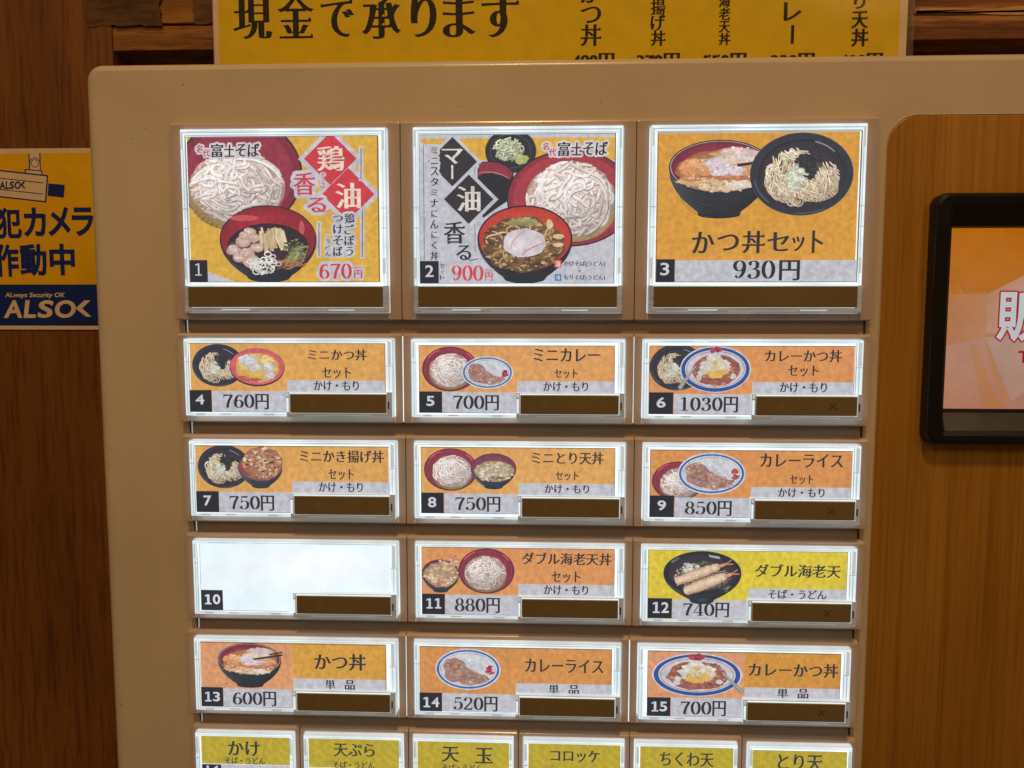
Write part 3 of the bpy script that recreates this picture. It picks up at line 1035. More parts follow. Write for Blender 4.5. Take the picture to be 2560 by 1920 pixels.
def prawn(A, x0, y0, x1, y1, w):
    """a long fried prawn: battered body, bare tail fan"""
    dx, dy = x1 - x0, y1 - y0
    n = 22
    ln = math.hypot(dx, dy)
    ux, uy = dx / ln, dy / ln
    T = [i / n * .78 for i in range(n + 1)]
    ww = [w * (0.72 + .5 * math.sin(min(1, t / .78) * 2.6 + .3)) * (1 + rnd.uniform(-.10, .10)) for t in T]
    ww[0], ww[-1] = w * .5, w * .5
    bands = ((-1.0, (150, 112, 84)), (-.72, (214, 182, 146)), (-.2, (232, 212, 184)), (.35, (224, 196, 162)), (.78, (196, 156, 118)), (1.0, (132, 94, 70)))
    for i in range(n):
        for (q0, c0), (q1, c1) in zip(bands, bands[1:]):
            P = []
            for t, q, wv in ((T[i], q0, ww[i]), (T[i + 1], q0, ww[i + 1]), (T[i + 1], q1, ww[i + 1]), (T[i], q1, ww[i])):
                P.append((x0 + dx * t - uy * q * wv, y0 + dy * t + ux * q * wv))
            A.face(P, [c0, c0, c1, c1])
    A.up()
    for i in range(150):
        t = rnd.uniform(0.01, .77)
        q = rnd.uniform(-.95, .95)
        k = 1.04 - .22 * max(0, abs(q) - .3) - (.10 if q > .3 else 0) + rnd.uniform(-.09, .09)
        c = tuple(max(0, min(255, v * k)) for v in (228, 202, 170))
        A.blob(x0 + dx * t - uy * q * w, y0 + dy * t + ux * q * w, w * rnd.uniform(.10, .24), w * rnd.uniform(.07, .15), c, .45, 7, .3)
    A.strand([(x0 + dx * t, y0 + dy * t) for t in (.74, .82, .90)], w * .75, (218, 150, 120), 1)
    A.strand([(x0 + dx * .87, y0 + dy * .87), (x1 - uy * w * .55, y1 + ux * w * .55)], w * .55, (214, 126, 100), 1)
    A.strand([(x0 + dx * .87, y0 + dy * .87), (x1 + uy * w * .45, y1 - ux * w * .45)], w * .5, (196, 124, 106), 1)


# ------------------------------------------------------------------ the setting: wall behind the machine
WD = 120.0       # how far the wall stands behind the machine's front

wall = MB()
wall.box(-900, -700, 1200, 1400, WD + 60, WD + 90, M_DARK)
wall_o = link("wall", wall.mesh("wall"), pos=(0, 0, 0), label="brown wooden wall of boards and blocks behind the ticket machine", cat="wall", kind="structure")


def wall_part(name, px0, py0, px1, py1, d0, d1, mat, bev=0.6, ext=(0, 0, 0, 0), wob=0.0, label=None):
    x0, y0 = at(px0, (py0 + py1) / 2, d0)[0], at((px0 + px1) / 2, py0, d0)[1]
    x1, y1 = at(px1, (py0 + py1) / 2, d0)[0], at((px0 + px1) / 2, py1, d0)[1]
    b = MB()
    x0, y0, x1, y1 = x0 - ext[0], y0 - ext[1], x1 + ext[2], y1 + ext[3]
    if not wob:
        b.box(x0, y0, x1, y1, d0, d1, mat, bev)
    else:
        rr = random.Random(int(px0 * 7 + py0))
        n = 14
        P = []
        for (ax, ay, bx, by) in ((x0, y0, x1, y0), (x1, y0, x1, y1), (x1, y1, x0, y1), (x0, y1, x0, y0)):
            for k in range(n):
                t = k / n
                P.append((ax + (bx - ax) * t + rr.uniform(-wob, wob), ay + (by - ay) * t + rr.uniform(-wob, wob)))
        cx, cy = (x0 + x1) / 2, (y0 + y1) / 2
        b.loft([[(x, y, d1) for x, y in P], [(x, y, d0 + .4) for x, y in P],
                [(x + (cx - x) * .004, y + (cy - y) * .01, d0) for x, y in P]], mat, cap_end=True)
    return link(name, b.mesh(name), wall_o, label=label)


wall_part("vertical_board", -400, -100, 279, 260, WD, WD + 40, M_WALL, 0.5, (300, 300, 0, 1250))
wall_part("rough_block", 216, -60, 400, 64, WD - .3, WD + 20, M_ROUGH, wob=0.9, label="dark rough sawn block")
wall_part("wood_block", 390, -60, 486, 58, WD + 1.0, WD + 40, M_BLOCK, 0.3)
wall_part("rough_block", 481, -60, 700, 59, WD + .6, WD + 30, M_ROUGH, wob=0.7, label="dark rough sawn block")
wall_part("wood_beam", 280, 58, 1500, 119, WD + 1.2, WD + 40, M_BLOCK, 0.3)
wall_part("wood_post", 521, 119, 700, 300, WD + 8, WD + 50, M_ROUGH, 0.8, (0, 0, 0, 800))
wall_part("vertical_board", 2100, 190, 2280, 700, WD + 30, WD + 50, M_WALL, 0.8, (0, 0, 0, 800))
wall_part("streaked_block", 2150, -200, 2760, 40, WD + .5, WD + 40, M_STREAK, wob=0.3, ext=(0, 0, 200, 0), label="block with pale chipped streaks")
wall_part("wood_beam", 1900, 40, 2760, 99, WD, WD + 40, M_STREAK, 0.4, (0, 0, 200, 0))

wall_part("pale_splinter", 2290, 17, 2700, 33, WD - .4, WD + 10, simple("pale_raw_wood", (0.55, 0.33, 0.13), 0.7, 0.2), wob=1.1, ext=(0, 0, 100, 0))
# ------------------------------------------------------------------ yellow poster on the wall
PD = WD - 9


def pmap(d):
    return lambda x, y: at(x, y, d)


pm = pmap(PD)
px0, px1 = pm(534, 80)[0], pm(2267, 80)[0]
pyt, pyb = pm(1400, -420)[1], pm(1400, 215)[1]
CREAM = (222, 204, 180)
YEL = (221, 194, 2)
INK = (30, 26, 22)
A = Art(px0, pyt, px1, pyb, CREAM, 0.01)
A.rect(pm(547, 80)[0], pyt + 2.4, pm(2248, 80)[0], pyb - 2.4, YEL)
SX = (pm(1500, 60)[0] - pm(1400, 60)[0]) / 100


def pbox(t, x0, y0, x1, y1, style, art=None, col=INK, mp=pm, sc=SX, **k):
    c = mp((x0 + x1) / 2, (y0 + y1) / 2)
    w, h = (x1 - x0) * sc / 2, (y1 - y0) * sc / 2
    (art or A).text(t, c[0] - w, c[1] - h, c[0] + w, c[1] + h, col, style, **k)


for ch, a, b, y0, y1 in (("現", 580, 681, -14, 97), ("金", 690, 789, -16, 95), ("で", 800, 888, -2, 92), ("承", 902, 1004, -18, 96),
                         ("り", 1026, 1092, -10, 92), ("ま", 1106, 1190, -10, 92), ("す", 1203, 1298, -8, 92)):
    pbox(ch, a, y0, b, y1, 'kantei')
for word, xc, size, yb in (("かつ丼", 1477, 52, 114), ("かき揚げ丼", 1645, 37, 114), ("海老天丼", 1811, 29, 112), ("カレー", 1981, 44, 108), ("とり天丼", 2149, 42, 115)):
    pitch = {"かつ丼": 54, "かき揚げ丼": 39, "海老天丼": 31.5, "カレー": 57, "とり天丼": 46}[word]
    n = len(word)
    for i, ch in enumerate(word):
        y1 = yb - (n - 1 - i) * pitch
        if ch == "ー":
            pbox(ch, xc - 4, y1 - size, xc + 4, y1, 'bold', turn=True)
        elif ch in "つり":
            pbox(ch, xc - size * (.5 if ch == "つ" else .34), y1 - size * .82, xc + size * (.5 if ch == "つ" else .34), y1 - size * .06, 'minchob')
        else:
            pbox(ch, xc - size * .5, y1 - size, xc + size * .5, y1, 'minchob')
for word, xc in (("480円", 1482), ("370円", 1645), ("550円", 1811), ("330円", 1981), ("400円", 2151)):
    pbox(word, xc - 54, 134, xc + 54, 178, 'kantei')
poster = link("price_poster", A.mesh("price_poster", M_POSTER, 0.6), pos=(0, 0, PD),
              label="yellow laminated price poster on the wall above the ticket machine", cat="poster")
fb = MB()
fx0, fx1 = pm(531, 80)[0], pm(2285, 80)[0]
e_ = .05
fb.loft([rect(px0 - e_, pyt - e_, px1 + e_, pyb + e_, PD + .1), rect(fx0, pyt - 4, fx1, pyb + 4, PD + .1), rect(fx0, pyt - 4, fx1, pyb + 4, PD + .4),
         rect(px0 - e_, pyt - e_, px1 + e_, pyb + e_, PD + .4), rect(px0 - e_, pyt - e_, px1 + e_, pyb + e_, PD + .1)], M_FILM)
link("laminate_edge", fb.mesh("laminate_edge"), poster, pos=(0, 0, PD)).location = (0, -PD * MM, 0)

# ------------------------------------------------------------------ security sticker on the left board
SD = WD - 0.6
sm = lambda x, y: at(x / 3.319, 340 + y / 3.319, SD)
SS = (sm(700, 800)[0] - sm(100, 800)[0]) / 600
sx0, sx1 = sm(-640, 800)[0], sm(835, 800)[0]
sy0, sy1 = sm(400, 102)[1], sm(400, 1606)[1]
NAVY = (14, 44, 124)
A = Art(sx0, sy0, sx1, sy1, (232, 214, 184), 0.006)
SY = lambda y: sm(400, y)[1]
A.rect(sx0 + 3, SY(142), sx1 - .3, SY(1232), (240, 190, 0))
A.rect(sx0 + 3, SY(1232), sx1 - .3, SY(1574), NAVY)


def sp(*pts):
    return [sm(x, y) for x, y in pts]


SC = (232, 214, 184)
A.poly(sp((240, 142), (332, 142), (335, 285), (242, 280)), SC)
for a, b in (((240, 142), (246, 285)), ((331, 142), (334, 290))):
    A.line(*sm(*a), *sm(*b), 10 * SS, NAVY)
c = sm(289, 228)
A.ell(c[0], c[1], 46 * SS, 48 * SS, NAVY)
A.ell(c[0], c[1], 39 * SS, 41 * SS, SC)
A.rect(c[0] - 39 * SS, c[1], c[0] + 39 * SS, c[1] + 52 * SS, SC)
A.ring(c[0], c[1], 32 * SS, 33 * SS, 6 * SS, NAVY)
A.poly(sp((205, 274), (350, 286), (352, 328), (205, 318)), NAVY)
A.poly(sp((216, 284), (342, 294), (343, 320), (214, 312)), SC)
A.poly(sp((-500, 226), (400, 325), (384, 552), (-500, 452)), NAVY)
A.poly(sp((-500, 238), (388, 336), (373, 540), (-500, 441)), SC)
A.line(*sm(-400, 306), *sm(364, 390), 7 * SS, NAVY)
A.line(*sm(-400, 400), *sm(358, 482), 7 * SS, NAVY)
A.poly(sp((402, 393), (538, 406), (530, 511), (396, 496)), NAVY)
stext = lambda t, x0, y0, x1, y1, style, col=NAVY, **k: pbox(t, x0, y0, x1, y1, style, A, col, sm, SS, **k)
stext("犯", -32, 596, 180, 846, 'heavy')
stext("カ", 192, 598, 383, 832, 'heavy')
stext("メ", 397, 592, 585, 826, 'heavy')
stext("ラ", 598, 596, 778, 826, 'heavy')
stext("作", -45, 900, 158, 1164, 'heavy')
stext("動", 166, 900, 388, 1158, 'heavy')
stext("中", 412, 898, 622, 1152, 'heavy')
stext("ALways Security OK", 38, 1300, 543, 1348, 'bold', SC, shear=.18)


def logo(x0, y0, x1, y1, col):
    w = (x1 - x0)
    stext("A", x0, y0, x0 + w * .215, y1, 'heavy', col, shear=.12)
    stext("L", x0 + w * .225, y0, x0 + w * .37, y1, 'heavy', col, shear=.15)
    stext("S", x0 + w * .38, y0, x0 + w * .575, y1, 'heavy', col, shear=.15)
    stext("O", x0 + w * .585, y0, x0 + w * .825, y1, 'heavy', col, shear=.12)
    h = y1 - y0
    A.poly(sp((x0 + w * .82, y0 + h * .46), (x0 + w * .92, y0), (x1 - w * .01, y0), (x0 + w * .895, y0 + h * .46)), col)
    A.poly(sp((x0 + w * .82, y0 + h * .46), (x0 + w * .895, y0 + h * .46), (x1, y0 + h * .94), (x0 + w * .94, y0 + h * .94)), col)


logo(28, 1364, 760, 1508, SC)
logo(-4, 378, 212, 438, NAVY)
stext("070025551", 497, 1528, 808, 1562, 'gothic', (44, 46, 70))
link("security_sticker", A.mesh("security_sticker", M_STICK, 0.15), pos=(0, 0, SD),
     label="yellow and navy camera warning sticker on the wall beside the ticket machine", cat="sticker")

# ------------------------------------------------------------------ the ticket machine
machine = link("ticket_machine", None, pos=(200, 1320, 60), cat="ticket machine",
               label="cream food ticket vending machine with lit picture menu buttons and a screen")
FD = 4.0      # cabinet face behind the button frames' front
cx0 = at(231, 900, FD + 6)[0]
cx0 = (at(240, 640, FD + 6)[0] + at(228, 185, FD + 6)[0] + at(287, 1800, FD + 6)[0]) / 3 + 0.5
cy0 = at(1280, 153, FD + 5)[1]
CX1, CYB = 470.0, 1320.0
b = MB()
RR = 3.5
L = []
R0 = 6.0
for k in range(9):
    a = math.radians(90 * k / 8)
    ins, dep = R0 * (1 - math.cos(a)) , R0 * (1 - math.sin(a))
    L.append((ins, dep))
loops = [rect(cx0, cy0, CX1, CYB, WD - 12, r=R0 + 1, n=6)]
for ins, dep in [(0, R0)] + [(R0 * (1 - math.cos(math.radians(q))), R0 * (1 - math.sin(math.radians(q)))) for q in (15, 30, 45, 60, 75, 90)]:
    loops.append(rect(cx0 + ins, cy0 + ins * .55, CX1 - ins, CYB - ins, FD + dep, r=R0 + 1 - ins * .8, n=6))
b.loft(loops, M_CAB, cap_end=True)
link("cabinet", b.mesh("cabinet", True), machine)

# wood laminate field with the rounded corner
wx0 = at(2216, 420, FD)[0]
wy0 = at(2400, 287, FD)[1]
b = MB()
b.loft([rect(wx0 - .5, wy0 - .5, 452, 1200, FD - .01, r=11.5, n=10), rect(wx0 - .1, wy0 - .1, 451.6, 1199.6, FD - .35, r=11.1, n=10),
        rect(wx0, wy0, 451.5, 1199.5, FD - .1, r=11, n=10), rect(wx0 + .5, wy0 + .5, 451, 1199, FD - .45, r=10.6, n=10)],
       [M_FRAME, M_GAP, M_PANEL], cap_end=True)
link("wood_panel", b.mesh("wood_panel"), machine)

# screen: raised black bezel with sloping inner walls
BF, QD = FD - 6.0, FD - 1.2
bx0, by0 = at(2313, 800, FD - 1)[0], at(2450, 480, BF)[1]
by1 = at(2430, 1113, BF)[1]
bx1 = bx0 + 150
qx0, qy0 = at(2366, 800, QD)[0], at(2450, 573, QD)[1]
qy1 = at(2450, 1018, QD)[1]
qx1 = bx1 - (qx0 - bx0)
b = MB()
b.loft([rect(bx0, by0, bx1, by1, FD, r=4.5, n=6), rect(bx0, by0, bx1, by1, BF + 1.8, r=4.5, n=6), rect(bx0 + .12, by0 + .12, bx1 - .12, by1 - .12, BF + 1.1, r=4.4, n=6),
        rect(bx0 + .5, by0 + .5, bx1 - .5, by1 - .5, BF + .5, r=4.2, n=6), rect(bx0 + 1.5, by0 + 1.5, bx1 - 1.5, by1 - 1.5, BF, r=3.6, n=6),
        rect(bx0 + 5.2, by0 + 4.5, bx1 - 5.2, by1 - 3.5, BF + .2, r=1.5, n=6), rect(bx0 + 6.2, by0 + 5.5, bx1 - 6.2, by1 - 5.5, BF + .8, r=1.2, n=6),
        rect(qx0 - 1.0, qy0 - 1.0, qx1 + 1, qy1 + 2.0, QD - 1.2, r=.4, n=6), rect(qx0 - .4, qy0 - .4, qx1 + .4, qy1 + .6, QD, r=.3, n=6)],
       M_BEZEL, cap_start=True)
bez = link("screen_bezel", b.mesh("screen_bezel"), machine)
A = Art(qx0 - .4, qy0 - .4, qx1 + .4, qy1 + .6, (208, 146, 112), 0.004)
qm = lambda x, y: at(2160 + x / 1.8425, 260 + y / 1.8425, QD)
ya, yb_ = qy0 - .4, qy1 + .6
for (y_a, y_b, ca, cb) in ((ya, ya + 22, (212, 122, 26), (212, 128, 50)), (ya + 22, ya + 52, (212, 128, 50), (208, 148, 108)), (ya + 52, yb_, (208, 148, 108), (204, 138, 104))):
    A.face([(qx0 - 1, y_a), (qx1 + 1, y_a), (qx1 + 1, y_b), (qx0 - 1, y_b)], [ca, ca, cb, cb])
A.up()
for pts, c in (([(650, 560), (1400, 560), (1400, 745), (660, 735)], [(210, 116, 14), (208, 112, 8), (208, 120, 24), (212, 128, 40)]),
               ([(420, 800), (455, 830), (490, 905), (480, 930)], [(208, 132, 84), (206, 118, 46), (204, 116, 40), (208, 136, 92)]),
               ([(380, 880), (560, 870), (560, 1075), (375, 1110)], [(211, 138, 84), (211, 146, 98), (210, 150, 114), (209, 140, 100)]),
               ([(560, 880), (737, 790), (1000, 790), (1000, 1010), (560, 1060)], [(211, 150, 106), (214, 168, 138), (214, 178, 156), (210, 176, 156), (210, 160, 128)]),
               ([(375, 1115), (560, 1075), (620, 1397), (362, 1390)], [(210, 156, 132), (206, 152, 130), (204, 144, 118), (208, 142, 110)]),
               ([(560, 1075), (1400, 1015), (1400, 1397), (690, 1397)], [(204, 166, 148), (204, 170, 154), (202, 156, 136), (200, 150, 128)]),
               ([(490, 1110), (520, 1110), (625, 1397), (540, 1397)], [(208, 148, 112), (210, 150, 116), (210, 136, 82), (208, 140, 98)]),
               ([(640, 1397), (760, 1310), (900, 1397)], [(196, 140, 116), (190, 140, 122), (196, 142, 120)])):
    A.face([qm(*p) for p in pts], c)
    A.up()
QS = (qm(700, 900)[0] - qm(500, 900)[0]) / 200
c0 = qm(725, 975)
hw, hh = 112 * QS, 122 * QS
A.text("販", c0[0] - hw, c0[1] - hh, c0[0] + hw, c0[1] + hh, (222, 226, 228), 'bold', halo=(190, 30, 52), halo_w=7 * QS)
c0 = qm(735, 1165)
A.text("T", c0[0] - 26 * QS, c0[1] - 29 * QS, c0[0] + 26 * QS, c0[1] + 29 * QS, (186, 24, 40), 'bold')
link("screen", A.mesh("screen", M_SCREENP, 0.2), bez, pos=(0, 0, QD))

# ------------------------------------------------------------------ menu buttons
PITCH = 90.0
ROWY = [0.0, 81.0, 121.44, 161.87, 202.30, 242.73]
ROWX = [-0.45, -0.29, 0.40, 0.46, -0.36, 0.23]
HB, HS = 75.9, 35.6
G = 0.05


def housing(w, h, ox0, oy0, ox1, oy1, ledge):
    """cream frame: rounded outer edge, opening, and a lower rail that slopes out from under the cover"""
    b = MB()
    x0, y0, x1, y1 = G, 0, w - G, h
    b.loft([rect(x0, y0, x1, y1, FD + .5, r=.5), rect(x0, y0, x1, y1, 1.6, r=.5), rect(x0 + .02, y0 + .12, x1 - .02, y1 - .06, .8, r=.5),
            rect(x0 + .05, y0 + .28, x1 - .05, y1 - .12, .48, r=.5), rect(x0 + .10, y0 + .55, x1 - .10, y1 - .25, .2, r=.5), rect(x0 + .18, y0 + 1.0, x1 - .18, y1 - .45, 0, r=.5),
            rect(ox0 - .25, oy0 - .2, ox1 + .25, y1 - .7, 0, .05, r=.3),
            rect(ox0, oy0, ox1, oy1, .5, ledge, r=.3), rect(ox0, oy0, ox1, oy1, 5.5, r=.3)], M_FRAME)
    return b.mesh("menu_button")


def rim(b, x0, y0, x1, y1, cx0, cy0, cx1, cy1, front, back):
    """nested acrylic walls between the frame and the card"""
    wl, wt, wr, wb = cx0 - x0, cy0 - y0, x1 - cx1, y1 - cy1
    q = lambda t, d, t2=None: rect(x0 + wl * t, y0 + wt * t, x1 - wr * t, y1 - wb * t, d, r=.25, n=2)
    b.loft([q(0, 2.0), q(0, front + .4), q(.10, front), q(.42, front), q(.45, front + .25), q(.52, front + .25), q(.55, front + .05),
            q(.80, front + .1), q(.84, front + .5), q(1.0, back)],
           [M_SIDE, M_LITD, M_LIT, M_LINE, M_LITD, M_LITD, M_LIT, M_LINE, M_LITB])
    b.loft([rect(x0 + 3, y1 - .05, x1 - 3, y1 + .12, 1.6), rect(x0 + 3, y1 - .05, x1 - 3, y1 + .12, front + .7)], [M_UNDER], cap_end=True)  # added glowing strip under the rim, lights the frame's ledge


BACK, FR = -1.0, -2.2


def cover_big():
    b = MB()
    rim(b, 5.25, 2.9, 84.9, 62.7, 7.5, 5.85, 82.3, 61.6, FR, BACK)
    # moulded notches at the sides and corners
    for x, y, w, h, m in ((5.15, 33, 2.1, .22, M_LINE), (82.7, 33, 2.0, .22, M_LINE), (5.15, 40.5, 2.1, .2, M_LINE), (82.7, 40.5, 2.0, .2, M_LINE),
                          (5.6, 4.0, .9, 6.5, M_LITD), (83.3, 4.0, 1.0, 7.5, M_LITD), (8, 3.7, 30, .22, M_LITD), (46, 4.0, 32, .2, M_LITD),
                          (83.2, 52, 1.1, 6, M_LITD), (5.5, 52, .7, 8, M_LITD)):
        b.box(x, y, x + w, y + h, FR - .1, FR + .5, m)
    # lower lip around the push bar
    b.loft([rect(5.25, 62.6, 84.9, 73.0, 2.0), rect(5.25, 62.6, 84.9, 73.0, -2.6), rect(5.6, 62.9, 84.5, 72.6, -2.9),
            rect(6.7, 62.75, 83.3, 71.2, -2.9), rect(6.9, 62.9, 83.1, 71.0, -.5)], [M_LIP, M_LIP, M_LIP, M_LIP])
    b.box(6.9, 62.0, 83.2, 62.85, -3.1, -2.3, M_LITB)
    for x, w, y, m in ((20, 11, 71.7, M_LITD), (35, 26, 72.1, M_LINE), (62, 10, 71.8, M_LITD), (8, 12, 72.2, M_LINE)):  # bright and dark strips painted on the lip as its reflections
        b.box(x, y, x + w, y + .45, -3.02, -2.8, m)
    return b.mesh("clear_cover")


def cover_small():
    b = MB()
    rim(b, 3.6, 2.25, 86.5, 32.6, 5.8, 3.9, 83.3, 31.4, FR, BACK)
    for x, y, w, h, m in ((3.45, 11.2, 2.1, .2, M_LINE), (83.8, 12.6, 2.6, .2, M_LINE), (8, 31.6, 3.4, .7, M_LITD), (35.0, 31.6, 4.2, .7, M_LITD),
                          (18, 31.75, 4, .3, M_LINE), (84.4, 3.3, 1.4, 9, M_LITD), (4.1, 3.4, .9, 6, M_LITD), (10, 2.75, 12, .2, M_LITD), (28, 2.75, 48, .18, M_LITD)):
        b.box(x, y, x + w, y + h, FR - .1, FR + .5, m)
    # lip round the push bar
    b.loft([rect(44.6, 22.85, 86.2, 32.8, 2.0), rect(44.6, 22.85, 86.2, 32.8, -3.6), rect(44.85, 23.0, 85.95, 32.55, -3.9),
            rect(45.9, 23.4, 84.3, 31.25, -3.9), rect(46.1, 23.6, 84.1, 31.1, -.5)], [M_LITD, M_LIP, M_LIP, M_LITD])
    b.box(46.0, 23.02, 84.2, 23.5, -4.08, -3.5, M_LITB)
    b.box(44.75, 25.2, 45.55, 30.8, -4.0, -3.7, M_LIT)
    b.box(44.8, 23.1, 45.6, 24.6, -4.0, -3.7, M_LITD)
    b.box(84.6, 26.4, 85.2, 29.2, -4.0, -3.8, M_GAP)
    b.box(52, 31.8, 78, 32.2, -4.0, -3.8, M_LINE)
    return b.mesh("clear_cover")


def cover_mini():
    b = MB()
    rim(b, 2.2, 1.9, 42.7, 32.6, 4.0, 3.65, 41.2, 31.4, FR, BACK)
    for x, y, w, h, m in ((2.1, 12.5, 1.8, .2, M_LINE), (41.2, 12.5, 1.6, .2, M_LINE), (2.5, 3.5, 1.0, 7, M_LITD), (41.5, 3.5, .9, 7, M_LITD)):
        b.box(x, y, x + w, y + h, FR - .1, FR + .5, m)
    b.loft([rect(22, 22.6, 42.6, 33.0, 2.0), rect(22, 22.6, 42.6, 33.0, -2.9), rect(23, 23.5, 41.6, 31.6, -3.0), rect(23.2, 23.7, 41.4, 31.4, -.5)],
           [M_LITD, M_LIT, M_LITB])
    return b.mesh("clear_cover")


def bar(x0, y0, x1, y1, marks, BD=-4.2):
    b = MB()
    b.box(x0, y0, x1, y1, BD, 0, M_BAR, .22)
    if marks:
        cx, cy = x0 + (x1 - x0) * .25, (y0 + y1) / 2
        pts = [(cx + 1.7 * math.cos(k * .3142), cy + 1.7 * math.sin(k * .3142), BD - .005) for k in range(20)]
        b.quad(pts, M_SPOT if marks == 1 else M_SPOTF)
        cx = x0 + (x1 - x0) * .76
        for s in (1, -1):
            d = 1.35
            u = .34
            b.quad([(cx - d - u * s * .7, cy - d * s + u * .7, BD - .005 - .002 * s), (cx - d + u * s * .7, cy - d * s - u * .7, BD - .005 - .002 * s),
                    (cx + d + u * s * .7, cy + d * s - u * .7, BD - .005 - .002 * s), (cx + d - u * s * .7, cy + d * s + u * .7, BD - .005 - .002 * s)], M_MARK if marks == 2 else M_MARKF)
    return b.mesh("push_bar")


def slab(x0, y0, x1, y1, d0, d1, m, name):
    b = MB()
    b.box(x0, y0, x1, y1, d0, d1, m)
    return b.mesh(name)


ME = {
    'big': (housing(PITCH, HB, 4.9, 2.6, 85.2, 73.2, 1.6), cover_big(), bar(7.0, 63.0, 83.0, 70.9, 0, -3.3), slab(5.1, 2.8, 85.0, 73.0, 3.2, 4.4, M_LED, "light_panel")),
    'small': (housing(PITCH, HS, 3.3, 1.95, 86.8, 33.2, 1.7), cover_small(), bar(46.2, 23.7, 84.0, 31.0, 1), slab(3.5, 2.2, 86.6, 33.0, 3.2, 4.4, M_LED, "light_panel")),
    'mini': (housing(PITCH / 2, HS, 1.9, 1.65, 43.0, 33.2, 1.7), cover_mini(), bar(23.3, 23.8, 41.3, 31.3, 0, -3.3), slab(2.1, 1.9, 42.8, 33.0, 3.2, 4.4, M_LED, "light_panel")),
}
BAR_X = bar(46.2, 23.7, 84.0, 31.0, 2)
CD = -1.2     # depth of the printed cards

GOLD, WHT, TXT, BLK, NUM = (220, 172, 58), (196, 196, 205), (30, 29, 28), (14, 12, 12), (212, 212, 222)
RED = (206, 52, 62)


class Card(Art):
    """a card measured on the photograph: crop origin and scale turn what was read there into millimetres on the card"""

    def __init__(s, org, ox, oy, k, r, col, slope=0.0):
        s.org, s.o, s.k, s.sl = org, (ox, oy), k, slope
        c = s.m((r[0] + r[2]) / 2, (r[1] + r[3]) / 2)
        a, b = s.m(r[0], (r[1] + r[3]) / 2), s.m(r[2], (r[1] + r[3]) / 2)
        u, v = s.m((r[0] + r[2]) / 2, r[1]), s.m((r[0] + r[2]) / 2, r[3])
        s.sx, s.sy = (b[0] - a[0]) / (r[2] - r[0]), (v[1] - u[1]) / (r[3] - r[1])
        super().__init__(a[0], u[1], b[0], v[1], col)

    def m(s, x, y):
        p = at(s.o[0] + x / s.k, s.o[1] + y / s.k, CD)
        return (p[0] - s.org[0], p[1] - s.org[1])

    def t(s, text, x0, y0, x1, y1, col=TXT, style='mincho', **k):
        c = s.m((x0 + x1) / 2, (y0 + y1) / 2)
        w = (x1 - x0) * s.sx / 2
        h = max(4, (y1 - y0) - abs(s.sl) * (x1 - x0)) * s.sy / 2
        if 'halo_w' in k:
            k['halo_w'] *= s.sx
        s.text(text, c[0] - w, c[1] - h, c[0] + w, c[1] + h, col, style, **k)

    def r(s, x0, y0, x1, y1, col, col2=None):
        c = s.m((x0 + x1) / 2, (y0 + y1) / 2)
        w, h = (x1 - x0) * s.sx / 2, (y1 - y0) * s.sy / 2
        s.rect(c[0] - w, c[1] - h, c[0] + w, c[1] + h, col, col2)

    def e(s, x, y, rx, ry):
        c = s.m(x, y)
        return c[0], c[1], rx * s.sx, ry * s.sy

    def p(s, pts):
        return [s.m(*q) for q in pts]

    def vt(s, text, xc, y0, y1, size, col=TXT, style='mincho', **k):
        n = len(text)
        for i, ch in enumerate(text):
            yc = y0 + (y1 - y0) * (i + .5) / n
            q = size / 2
            if ch == "ー":
                s.t(ch, xc - size * .07, yc - q * .85, xc + size * .07, yc + q * .85, col, 'gothic', turn=True, **k)
            elif ch == "・":
                s.t(ch, xc - size * .1, yc - size * .1, xc + size * .1, yc + size * .1, col, style, **k)
            elif ch in "うりくに":
                s.t(ch, xc - q * .72, yc - q * .9, xc + q * .72, yc + q * .9, col, style, **k)
            elif ch in "つ":
                s.t(ch, xc - q, yc - q * .6, xc + q, yc + q * .6, col, style, **k)
            elif ch == "ッ":
                s.t(ch, xc - q * .6, yc - q * .5, xc + q * .6, yc + q * .6, col, style, **k)
            elif ch in "ミニ":
                s.t(ch, xc - q * .85, yc - q * .72, xc + q * .85, yc + q * .72, col, style, **k)
            else:
                s.t(ch, xc - q, yc - q, xc + q, yc + q, col, style, **k)

    def number(s, box, num, nb):
        s.r(*box, BLK)
        x0, y0, x1, y1 = nb
        big = (y1 - y0) > 0 and len(num) == 1 and int(num) < 4
        st = 'gothic' if big else 'bold'
        n = len(num)
        gap = (x1 - x0) * .08
        w = (x1 - x0 - gap * (n - 1)) / n
        for i, ch in enumerate(num):
            a, b = x0 + i * (w + gap), x0 + i * (w + gap) + w
            if ch == '1':
                h, th = y1 - y0, (.085 if big else .135)
                q0, q1 = (.46, .66) if big else (.40, .72)
                s.r(a + w * q0, y0, a + w * q1, y1, NUM)
                s.r(a + w * .10, y1 - h * th, a + w * 1.0, y1, NUM)
                s.poly(s.p([(a + w * .10, y0 + h * .10), (a + w * q0, y0), (a + w * q0, y0 + h * th * 1.25), (a + w * .10, y0 + h * (.10 + th))]), NUM)
            else:
                s.t(ch, a, y0, b, y1, NUM, st)


L4, M4, R4 = (430, 3.8138), (1000, 3.7492), (1570, 3.5111)
NSLOPE = {4: .003, 5: .002, 6: 0, 7: .002, 8: .008, 9: .008, 10: .004, 11: .012, 12: .015, 13: .0147, 14: .018, 15: .016}
cards = {}


def org(row, col, half=False):
    return (col * (PITCH / 2 if half else PITCH) + ROWX[row], ROWY[row])


